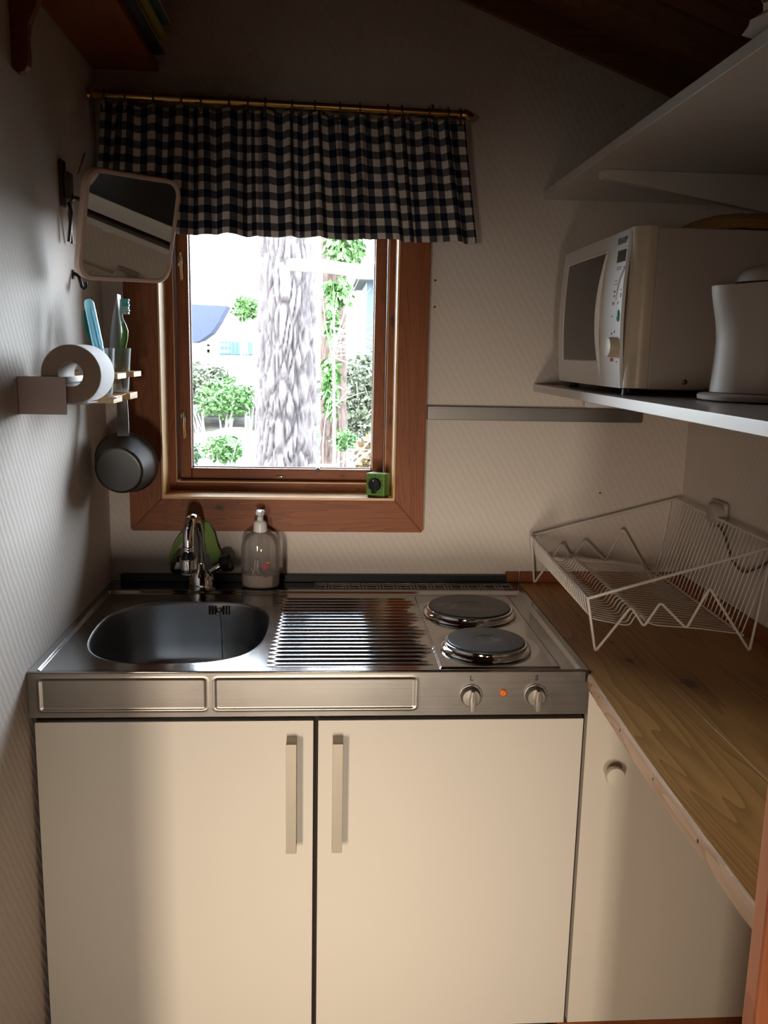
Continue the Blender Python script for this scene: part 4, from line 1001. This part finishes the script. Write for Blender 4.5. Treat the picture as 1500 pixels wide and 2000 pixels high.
for (y, z, w, h) in ((-.500, 1.620, .026, .0016), (-.500, 1.6165, .026, .0012), (-.492, 1.597, .015, .0012), (-.492, 1.591, .017, .0012), (-.490, 1.578, .006, .004), (-.490, 1.570, .006, .004), (-.500, 1.578, .005, .003), (-.488, 1.557, .009, .005), (-.522, 1.580, .005, .002), (-.524, 1.570, .002, .008), (-.512, 1.557, .002, .005), (-.487, 1.534, .006, .0025), (-.488, 1.503, .005, .004), (-.502, 1.506, .004, .004), (-.516, 1.452, .007, .0022)):
    box(bm, on_face(y, z, .0013), on_face(y, z, .0002), y-w/2, y+w/2, z-h/2, z+h/2)
obj('panel_print', bm, M['print'], pnl, smooth=False)
bm = B()
for y in (-.486, -.4915, -.497):
    x = on_face(y, 1.455, .0013); tube(bm, [(x, y+.002*math.cos(2*PI*k/10), 1.4555+.003*math.sin(2*PI*k/10)) for k in range(10)], .0005, 5, closed=True)
obj('red_print', bm, M['redprint'], pnl)
for fy in (-.51, -.15):
    for fx in (MX+.03, XR-.06):
        bm = B(); lathe(bm, [(.012, 0), (.011, .0110)], (fx, fy, 1.3928), 16); obj('foot', bm, M['black'], mw)
bm = B(); lathe(bm, [(.0050, 0), (.0048, .0018), (.001, .0028)], (1.158, MY0+.001, 1.4190), 16, (0, -1, 0)); obj('screw', bm, M['rail'], mw)
# straw tray on top
st = thing('straw_mat', (1.285, -.43, 1.687), 'round plaited straw mat lying on top of the microwave', 'mat')
for k in range(10):
    bm = B(); r = .008+.0108*k; zc = 1.6945+.027*math.cos(min(1, r/.105)*PI/2)**.7
    pts = [(1.285+r*math.cos(a), -.435+r*1.02*math.sin(a), max(1.6935, zc)+.0008*math.sin(a*7+k)) for a in [2*PI*i/56 for i in range(56)]]
    tube(bm, pts, [.0062+.0009*math.sin(i*1.9) for i in range(56)], 8, closed=True); obj('plait', bm, M['straw'], st)
# crumpled paper on the upper shelf
bm = B(); bmesh.ops.create_icosphere(bm, subdivisions=4, radius=1)
for v in bm.verts:
    n_ = noise.noise(v.co*2.2)*.30+noise.noise(v.co*5.1+Vector((3, 1, 2)))*.16+abs(noise.noise(v.co*9))*.08
    c = v.co*(1+n_); v.co = Vector((1.092+c.x*.064, -1.035+c.y*.105, max(1.8362, 1.864+c.z*.036)))
obj('paper_bundle', bm, M['paper'], None, label='crumpled off-white paper bundle on the front edge of the upper shelf', cat='paper', angle=28)

# ------------------------------------------------------------------ kettle and its base
KX, KY = 1.232, -.690
kbm = thing('power_stand', (KX, KY, 1.393), 'flat pale round electric stand beneath the kettle on the lower shelf', 'kettle base')
bm = B(); lathe(bm, [(.090, .0006), (.097, .003), (.098, .009), (.094, .0125), (.075, .0140), (.0001, .0142)], (KX, KY, 1.3926), 56); obj('disc', bm, M['kettle'], kbm)
kt = thing('kettle', (KX, KY, 1.408), 'pale plastic electric kettle with domed lid, in front of the microwave', 'kettle')
def kprof(z, a):   # radius (x,y) with spout toward -x
    t_ = (z-1.4075)/(1.585-1.4075); r = .0800-.004*math.sin(PI*t_*.9)
    r += .004*(1-t_)*0
    s = max(0, -math.cos(a))**6*smoothstep(.45, 1.0, t_)*.014
    return r+s
bm = B(); rows = []; nz = 26; ns = 56
for k in range(nz):
    z = 1.4075+(1.583-1.4075)*k/(nz-1); row = []
    for j in range(ns):
        a = 2*PI*j/ns; r = kprof(z, a); dz = -.007*(k/(nz-1))*(1+math.cos(a-PI*0))*.5
        row.append(bm.verts.new((KX+r*math.cos(a), KY+r*.92*math.sin(a), z+dz*0+.006*(k/(nz-1))*math.cos(a))))
    rows.append(row)
for a, b in zip(rows, rows[1:]):
    for j in range(ns): bm.faces.new((a[j], a[(j+1) % ns], b[(j+1) % ns], b[j]))
bm.faces.new(rows[0][::-1]); bm.faces.new(rows[-1]); bmesh.ops.recalc_face_normals(bm, faces=bm.faces[:])
obj('jug', bm, M['kettle'], kt, angle=50)
bm = B(); lathe(bm, [(.062, 0), (.062, .006), (.058, .014), (.046, .022), (.028, .027), (.0001, .029)], (KX+.010, KY, 1.5840), 48); obj('lid', bm, M['kettle'], kt)
bm = B(); tube(bm, [(KX+.070, KY, 1.585), (KX+.100, KY, 1.588), (KX+.122, KY, 1.570), (KX+.126, KY, 1.53), (KX+.120, KY, 1.47), (KX+.095, KY, 1.435), (KX+.070, KY, 1.43)], [.010, .012, .012, .011, .011, .011, .009], 14); obj('handle', bm, M['kettle'], kt)
bm = B(); yk = lambda x: KY-.92*math.sqrt(max(.0775**2-(x-KX)**2, 0))
tube(bm, [(KX+.006, yk(KX+.006)-.0012, 1.548), (KX+.005, yk(KX+.005)-.0022, 1.50), (KX-.002, yk(KX-.002)-.0015, 1.44)], [.0012, .0030, .0008], 8); obj('water_gauge', bm, M['whiteplastic'], kt)
# wordmark wrapped along the jug
lx = KX-.018; 
for i, ch in enumerate('TEFAL'):
    x = lx+.0088*i; y = KY-.92*math.sqrt(.0795**2-(x-KX)**2)-.0004; dx = x-KX
    tx = Vector((1, .92*dx/math.sqrt(.0795**2-dx*dx), 0)).normalized()
    text('logo_letter', ch, .0088, M['black'], kt, (x, y-.0006, 1.4200), tx, (0, 0, 1), ext=.0003, bold=.0005)

# ================================================================== DISH RACK
rk = thing('dish_rack', (1.2, -.28, H), 'white coated wire dish rack standing on the wooden worktop', 'dish rack')
YA, YB = -.532, -.032
rim = [(1.016, YA, 1.009), (1.3800, YA+.006, 1.112), (1.3800, YB, 1.1185), (1.024, YB, 1.024)]
bm = B(); rp = []
for a, b in zip(rim, rim[1:]+rim[:1]):
    for k in range(8): rp.append(tuple(Vector(a).lerp(Vector(b), k/8)))
tube(bm, rp, .0032, 8, closed=True); obj('rim', bm, M['wire'], rk)
def corner_path(pts, r=.006, n=4):
    out = [Vector(pts[0])]
    for a, b, c in zip(pts, pts[1:], pts[2:]):
        a, b, c = Vector(a), Vector(b), Vector(c); d1 = (a-b).normalized()*min(r, (a-b).length/2); d2 = (c-b).normalized()*min(r, (c-b).length/2)
        for k in range(n+1):
            t_ = k/n; out.append((b+d1)*(1-t_)**2+2*b*t_*(1-t_)+(b+d2)*t_*t_)
    out.append(Vector(pts[-1])); return out
for y, dz in ((YA, 0), (YB, .012)):
    P_ = [(1.016 if y == YA else 1.024, y, 1.007+dz*1.2), (1.037, y, .9032), (1.101, y, .992+dz), (1.129, y, .953+dz), (1.158, y, 1.001+dz), (1.213, y, .949+dz), (1.252, y, 1.030+dz), (1.343, y, .9032), (1.368, y, 1.105+dz*.5)]
    bm = B(); tube(bm, corner_path(P_, .007), .0027, 8); obj('zigzag_leg', bm, M['wire'], rk)
NW = 28
for k in range(NW):
    y = YA+.012+(YB-YA-.024)*k/(NW-1); f_ = k/(NW-1); xl = 1.016+.008*f_; zl = 1.008+.015*f_; dz = .008*f_
    fl = .966+dz
    P_ = [(xl, y, zl), (xl+.010, y, fl+.002), (xl+.020, y, fl-.002), (1.095, y, .952+dz), (1.106, y, .953+dz), (1.115, y, .972+dz), (1.124, y, .974+dz), (1.138, y, .958+dz), (1.155, y, .952+dz), (1.245, y, .945+dz), (1.330, y, .934+dz*.5), (1.3800, y, 1.112+.006*f_)]
    bm = B(); tube(bm, corner_path(P_, .006, 3), .0013, 6); obj('wire', bm, M['wire'], rk, angle=80)
for x, z in ((1.135, .9640), (1.327, .9390)):
    bm = B(); tube(bm, [(x, YA, z-.004), (x, YB, z+.006)], .0020, 6); obj('cross_wire', bm, M['wire'], rk)

# ------------------------------------------------------------------ wall socket with plug cord on the right wall
sk = thing('wall_socket', (XR, -.24, 1.09), 'pale round surface socket on the right wall above the dish rack', 'socket')
bm = B(); box(bm, XR-.014, XR-.0008, -.262, -.185, 1.090, 1.148, .008, 3); obj('housing', bm, M['socket'], sk)
bm = B(); lathe(bm, [(.026, 0), (.026, .016), (.022, .020), (.0001, .021)], (XR-.014, -.240, 1.118), 32, (-1, 0, 0)); obj('plug', bm, M['socket'], sk)
bm = B(); box(bm, XR-.0148, XR-.0138, -.200, -.187, 1.127, 1.129); box(bm, XR-.0148, XR-.0138, -.200, -.187, 1.134, 1.136); obj('socket_print', bm, M['print'], sk, smooth=False)
bm = B(); tube(bm, corner_path([(XR-.024, -.255, 1.10), (XR-.018, -.283, 1.085), (XR-.014, -.300, 1.05), (XR-.012, -.330, 1.025), (XR-.012, -.375, 1.018), (XR-.012, -.44, 1.05), (XR-.010, -.52, 1.10), (XR-.010, -.62, 1.2), (XR-.010, -.70, 1.3), (XR-.010, -.72, 1.3730)], .03, 5), .0028, 8)
obj('electric_cable', bm, plain('cable', (.11, .085, .07), .6), None, label='thin dark cord looping from the wall socket up behind the dish rack', cat='cord')

# ================================================================== OUTSIDE
def bark(name, a, b, sc):
    m, n, out = newmat(name); P = pos(n)
    f = noise_(n, mapped(n, P, (1, 1, .25)), sc, 5, .65)
    c = ramp(n, f, [(.35, a), (.62, b)])
    at = n.nodes.new('ShaderNodeAttribute'); at.attribute_name = 'crack'
    c = mix(n, math_(n, 'MULTIPLY', at.outputs['Fac'], .8), c, tuple(x*.35 for x in a))
    bsdf(n, out, c, .9, 0, .2, bump(n, f, .5, .01)); return m
M['bark'] = bark('pine_bark', (.053, .045, .044), (.105, .09, .088), 40)
M['bark2'] = bark('pink_bark', (.046, .030, .024), (.078, .055, .045), 50)
M['rock'] = plain('granite', (0.1860, 0.1798, 0.1705), .85, var=.15, scale=4, bmp=.5)
M['leafl'] = plain('leaf_light', (0.0527, 0.1178, 0.0279), .7, var=.35, scale=8)
M['leafd'] = plain('leaf_green', (0.0372, 0.0806, 0.0248), .7, var=.4, scale=8)
M['dry'] = plain('dry_grass', (0.1178, 0.0744, 0.0310), .8, var=.3, scale=8)
M['scrub'] = plain('scrub', (0.0620, 0.0713, 0.0403), .8, var=.4, scale=8)
M['twig'] = plain('pale_twig', (0.2232, 0.2108, 0.1798), .7, var=.1)
M['blueroof'] = plain('blue_tarp', (0.0019, 0.0074, 0.0434), .5, var=.2, scale=12)
M['bluebox'] = plain('blue_box', (0.0310, 0.0682, 0.1178), .6, var=.1)
M['housewall'] = plain('blue_grey_wall', (0.0310, 0.0496, 0.0620), .7, var=.1)
M['glassdark'] = plain('dark_pane', (.05, .10, .12), .2)
M['railwood'] = plain('grey_rail_wood', (0.0496, 0.0434, 0.0372), .8)
def soil():
    m, n, out = newmat('forest_ground'); P = pos(n); f = noise_(n, P, 1.6, 6, .6)
    c = ramp(n, f, [(.35, (.022, .026, .013)), (.5, (.05, .046, .034)), (.62, (.11, .105, .095))])
    bsdf(n, out, c, .95, 0, .1, bump(n, noise_(n, P, 14, 5), .8, .04)); return m
def gz(x, y):
    base = -.15+.135*(y-.4) if y < 9 else 1.011+.05*(y-9)
    return base+.10*noise.noise(Vector((x*.5, y*.5, 3)))+.04*noise.noise(Vector((x*1.7, y*1.7, 7)))
bm = B(); grid(bm, lambda u, v: ((-14+28*u), .22+v*34, gz(-14+28*u, .22+v*34)), 90, 110); struct('ground', bm, soil(), smooth=True)
def trunk(cx, cy, r0, r1, z0, z1, lean, name, lab, mat, nu=150, nv=240, amp=.022, plate=16.0):
    bm = B(); crack = []
    def f(u, v):
        a = 2*PI*u; z = z0+(z1-z0)*v; r = r0+(r1-r0)*v
        p = Vector((math.cos(a)*r*plate, math.sin(a)*r*plate, z*plate*.17))
        p += Vector((noise.noise(p*.7), noise.noise(p*.7+Vector((9, 9, 9))), 0))*.9
        d, _ = noise.voronoi(p); e = d[1]-d[0]
        w = smoothstep(0, .30, e); crack.append((1-smoothstep(.02, .15, e))*smoothstep(-.25, .25, noise.noise(p*.5)+.1))
        rr = r+amp*(w-.6)+.010*noise.noise(p*2.3)
        return (cx+lean*(z-z0)+rr*math.cos(a), cy+rr*math.sin(a), z)
    vs = grid(bm, f, nu+1, nv)
    t = obj(name, bm, mat, None, label=lab, cat='tree', angle=180)
    at = t.data.attributes.new('crack', 'FLOAT', 'POINT'); at.data.foreach_set('value', crack)
    return t
tr1 = trunk(.296, 2.75, .186, .116, -.2, 3.6, .004, 'pine_tree', 'thick grey-barked pine trunk close outside the window', M['bark'], plate=27.0)
tr2 = trunk(.585, 4.2, .095, .075, .1, 4.4, -.010, 'pine_tree', 'thinner reddish pine trunk behind and right of the thick one', M['bark2'], 70, 180, .009, 34.0)
tr3 = trunk(1.06, 6.2, .10, .08, .3, 5.0, -.005, 'pine_tree', 'slender grey trunk farthest right beyond the twigs', M['bark'], 50, 140, .008, 34.0)
def foliage(bm, c, rad, n_, size, droop=0.0, seed=0):
    random.seed(seed)
    for _ in range(n_):
        d = Vector((random.gauss(0, 1), random.gauss(0, 1), random.gauss(0, 1))).normalized()*random.random()**.45
        p = Vector(c)+Vector((d.x*rad[0], d.y*rad[1], d.z*rad[2]))
        l = size*random.uniform(.6, 1.5); w = l*.28
        a = Vector((random.gauss(0, 1), random.gauss(0, 1), random.gauss(0, .7)-droop)).normalized(); b = a.orthogonal().normalized()
        b.rotate(Matrix.Rotation(random.random()*6.28, 3, a))
        vs = [bm.verts.new(q) for q in (p, p+a*l*.5+b*w, p+a*l, p+a*l*.5-b*w)]
        bm.faces.new(vs)
def shrub(name, c, rad, n_, size, mat, lab, cat='shrub', seed=0, group=None, droop=0):
    gzv = min(gz(c[0], c[1]), c[2]-rad[2])
    t = thing(name, (c[0], c[1], gzv), lab, cat, group)
    bm = B(); foliage(bm, c, rad, n_, size, droop, seed); o = obj('foliage', bm, mat, t, smooth=False, recalc=False); o['kind'] = 'stuff'
    bm = B(); random.seed(seed+5)
    for _ in range(7):
        e = Vector(c)+Vector((random.uniform(-1, 1)*rad[0]*.8, random.uniform(-1, 1)*rad[1]*.8, random.uniform(-.2, .8)*rad[2]))
        s = Vector((c[0]+random.uniform(-.3, .3)*rad[0], c[1], gzv)); tube(bm, [s, s.lerp(e, .5)+Vector((random.uniform(-.05, .05), 0, .03)), e], [.010, .007, .003], 5)
    obj('stems', bm, M['twig'], t); return t
shrub('shrub', (-.30, 5.15, 1.06), (.26, .2, .17), 1500, .040, M['leafl'], 'bright green shrub on the rocks left of the thick pine, the upper one', seed=1)
shrub('shrub', (-.10, 3.25, .86), (.12, .15, .085), 1100, .028, M['leafl'], 'low green shrub at the bottom left of the view, right of the dry one', seed=2)
shrub('shrub', (-.38, 3.45, .80), (.13, .15, .09), 1000, .028, M['leafd'], 'low darker green shrub in the bottom left corner of the view', seed=3)
shrub('shrub', (-.62, 5.95, 1.14), (.30, .25, .19), 3600, .045, M['scrub'], 'greyish scrub bush at the left edge of the window view', seed=4)
shrub('shrub', (.06, 5.1, 1.05), (.09, .15, .14), 500, .035, M['dry'], 'small brown dry bush touching the left side of the thick pine', seed=5)
shrub('shrub', (1.02, 5.3, 1.08), (.46, .3, .42), 7500, .045, M['scrub'], 'pale tangled scrub filling the lower right of the view', seed=6)
shrub('grass_tuft', (.86, 3.0, .83), (.16, .2, .13), 1500, .055, M['dry'], 'tawny dry grass tuft at the bottom right of the view', cat='grass', seed=7)
shrub('grass_tuft', (.64, 3.45, .90), (.08, .08, .07), 500, .03, M['leafl'], 'small green grass tuft between second trunk and dry grass', cat='grass', seed=8)
# needle sprays
shrub('fir_branch', (-.21, 6.1, 1.825), (.13, .15, .10), 700, .05, M['leafl'], 'light green fir twig left of the thick pine near the blue tarpaulin', cat='branch', seed=9)
for c, rad, n_, sd_ in (((.64, 3.9, 2.15), (.13, .12, .17), 900, 20), ((.60, 3.9, 1.86), (.10, .1, .09), 450, 21), ((.555, 3.8, 1.66), (.035, .05, .16), 300, 22), ((.55, 3.8, 1.25), (.045, .05, .22), 600, 23)):
    bm = B(); foliage(bm, c, rad, n_, .05, 1.2, sd_); o = obj('foliage', bm, M['leafl'], tr2, smooth=False, recalc=False); o['kind'] = 'stuff'
# rocks
def rock(c, s, seed, lab):
    bm = B(); bmesh.ops.create_icosphere(bm, subdivisions=4, radius=1)
    for v in bm.verts:
        k = 1+.22*noise.noise(v.co*1.3+Vector((seed, 0, 0)))+.07*noise.noise(v.co*4+Vector((seed, 2, 0)))
        c_ = v.co*k; v.co = Vector((c[0]+c_.x*s[0], c[1]+c_.y*s[1], c[2]+c_.z*s[2]))
    obj('boulder', bm, M['rock'], None, label=lab, cat='boulder', group='pale boulders outside', angle=60)
rock((-.18, 4.25, .72), (.40, .33, .17), 3.1, 'pale boulder between the two green shrubs')
rock((-1.05, 4.5, .66), (.34, .4, .22), 8.4, 'pale boulder at the left edge of the view')
rock((-.8, 7.0, 1.02), (.9, .45, .26), 1.7, 'broad pale rock below the blue tarpaulin')
rock((.05, 8.6, 1.22), (.55, .4, .22), 5.5, 'farthest pale rock beside the small blue crate')
# blue tarp-covered boat, crate and rail
bm = B(); tp_ = [(-2.3, 1.42), (-1.32, 1.50), (-1.16, 1.56), (-1.02, 1.66), (-.92, 1.80), (-.80, 2.02), (-1.6, 2.04), (-2.3, 2.04)]
prism(bm, [(p[0], 9.9, p[1]) for p in tp_], (0, .5, 0)); obj('tarpaulin', bm, M['blueroof'], None, label='deep blue tarpaulin sheet at the far left of the window view', cat='tarpaulin', smooth=False)
bx = thing('crate', (-.63, 9.4, 1.40), 'small blue ribbed crate beyond the rocks left of the thick pine', 'crate')
bm = B(); box(bm, -.84, -.42, 9.3, 9.55, 1.38, 1.56, .01); obj('bin', bm, M['bluebox'], bx)
for k in range(9):
    bm = B(); xx = -.815+.046*k; box(bm, xx-.010, xx+.010, 9.285, 9.299, 1.39, 1.55, .003, 1); obj('rib', bm, M['bluebox'], bx)
rl = thing('railing', (-1.1, 8.3, .9), 'thin grey wooden railing below the blue tarpaulin', 'railing')
for z in (1.50, 1.43):
    bm = B(); box(bm, -2.2, -.55, 7.80, 7.83, z-.016, z+.016); obj('rail', bm, M['railwood'], rl, smooth=False)
for x in (-1.12, -.78, -1.6):
    bm = B(); box(bm, x-.012, x+.012, 7.80, 7.83, .95, 1.50); obj('post', bm, M['railwood'], rl, smooth=False)
# house far right
hs = thing('cabin', (2.2, 13, .8), 'blue grey cabin with a window behind the twigs at the right of the view', 'building')
bm = B(); box(bm, 1.15, 3.6, 12.0, 14, .9, 2.55); obj('wall', bm, M['housewall'], hs, smooth=False)
bm = B(); box(bm, .95, 3.9, 11.7, 14.3, 2.55, 2.72, .02); obj('roof', bm, M['rock'], hs)
for x in (1.35, 1.9):
    bm = B(); box(bm, x, x+.40, 11.97, 11.999, 1.75, 2.30); w_ = obj('window', bm, M['whiteplastic'], hs, smooth=False)
    bm = B(); box(bm, x+.04, x+.36, 11.955, 11.969, 1.80, 2.26); obj('pane', bm, M['glassdark'], w_, smooth=False)
# twigs
bt = thing('birch_branch', (.9, 2.6, 1.5), 'thick pale bare branch crossing in front of both trunks', 'branch')
bm = B(); tube(bm, [(.33, 2.38, 1.875), (.50, 2.30, 1.865), (.66, 2.30, 1.850), (.85, 2.35, 1.82)], [.030, .034, .030, .018], 10); obj('limb', bm, M['twig'], bt)
bs = thing('bare_bush', (.72, 2.5, .3), 'bare pale twigs arching across the right half of the window view', 'bush')
random.seed(21)
root = Vector((.555, 2.55, .35)); nodev = Vector((.555, 2.5, 1.52))
bm = B(); tube(bm, [root, root.lerp(nodev, .5)+Vector((.01, 0, 0)), nodev], [.012, .009, .006], 7); obj('stem', bm, M['twig'], bs)
for k in range(34):
    if k < 20: s = nodev+Vector((random.uniform(-.02, .02), random.uniform(-.1, .1), random.uniform(-.10, .06)))
    else: s = Vector((random.uniform(.5, .9), 2.5+random.uniform(-.2, .2), random.uniform(.80, 1.25)))
    a = random.uniform(-.6, 1.9); L_ = random.uniform(.18, .5); d = Vector((math.cos(a), random.uniform(-.25, .25), math.sin(a)*.8)); pts = [s]; cur = random.uniform(-.5, .35)
    for q in range(6):
        d = (d+Vector((.05, random.uniform(-.06, .06), cur*.22))).normalized(); s = s+d*L_/6; pts.append(s)
    bm = B(); tube(bm, pts, [.0030, .0028, .0025, .0022, .0018, .0014, .0009], 5); obj('twig', bm, M['twig'], bs)
bm = B(); tube(bm, [(.56, 2.4, .80), (.72, 2.4, .93), (.86, 2.4, 1.03)], [.009, .007, .006], 6); obj('twig', bm, M['twig'], bs)
bm = B(); tube(bm, [(.64, 2.4, .88), (.74, 2.4, 1.0), (.80, 2.4, 1.10)], [.005, .005, .004], 6); obj('twig', bm, M['twig'], bs)
bm = B(); tube(bm, [(.775, 2.2, .6), (.768, 2.2, 1.3), (.755, 2.2, 1.60), (.745, 2.2, 2.0)], [.008, .008, .007, .006], 7); obj('twig', bm, M['twig'], bs)
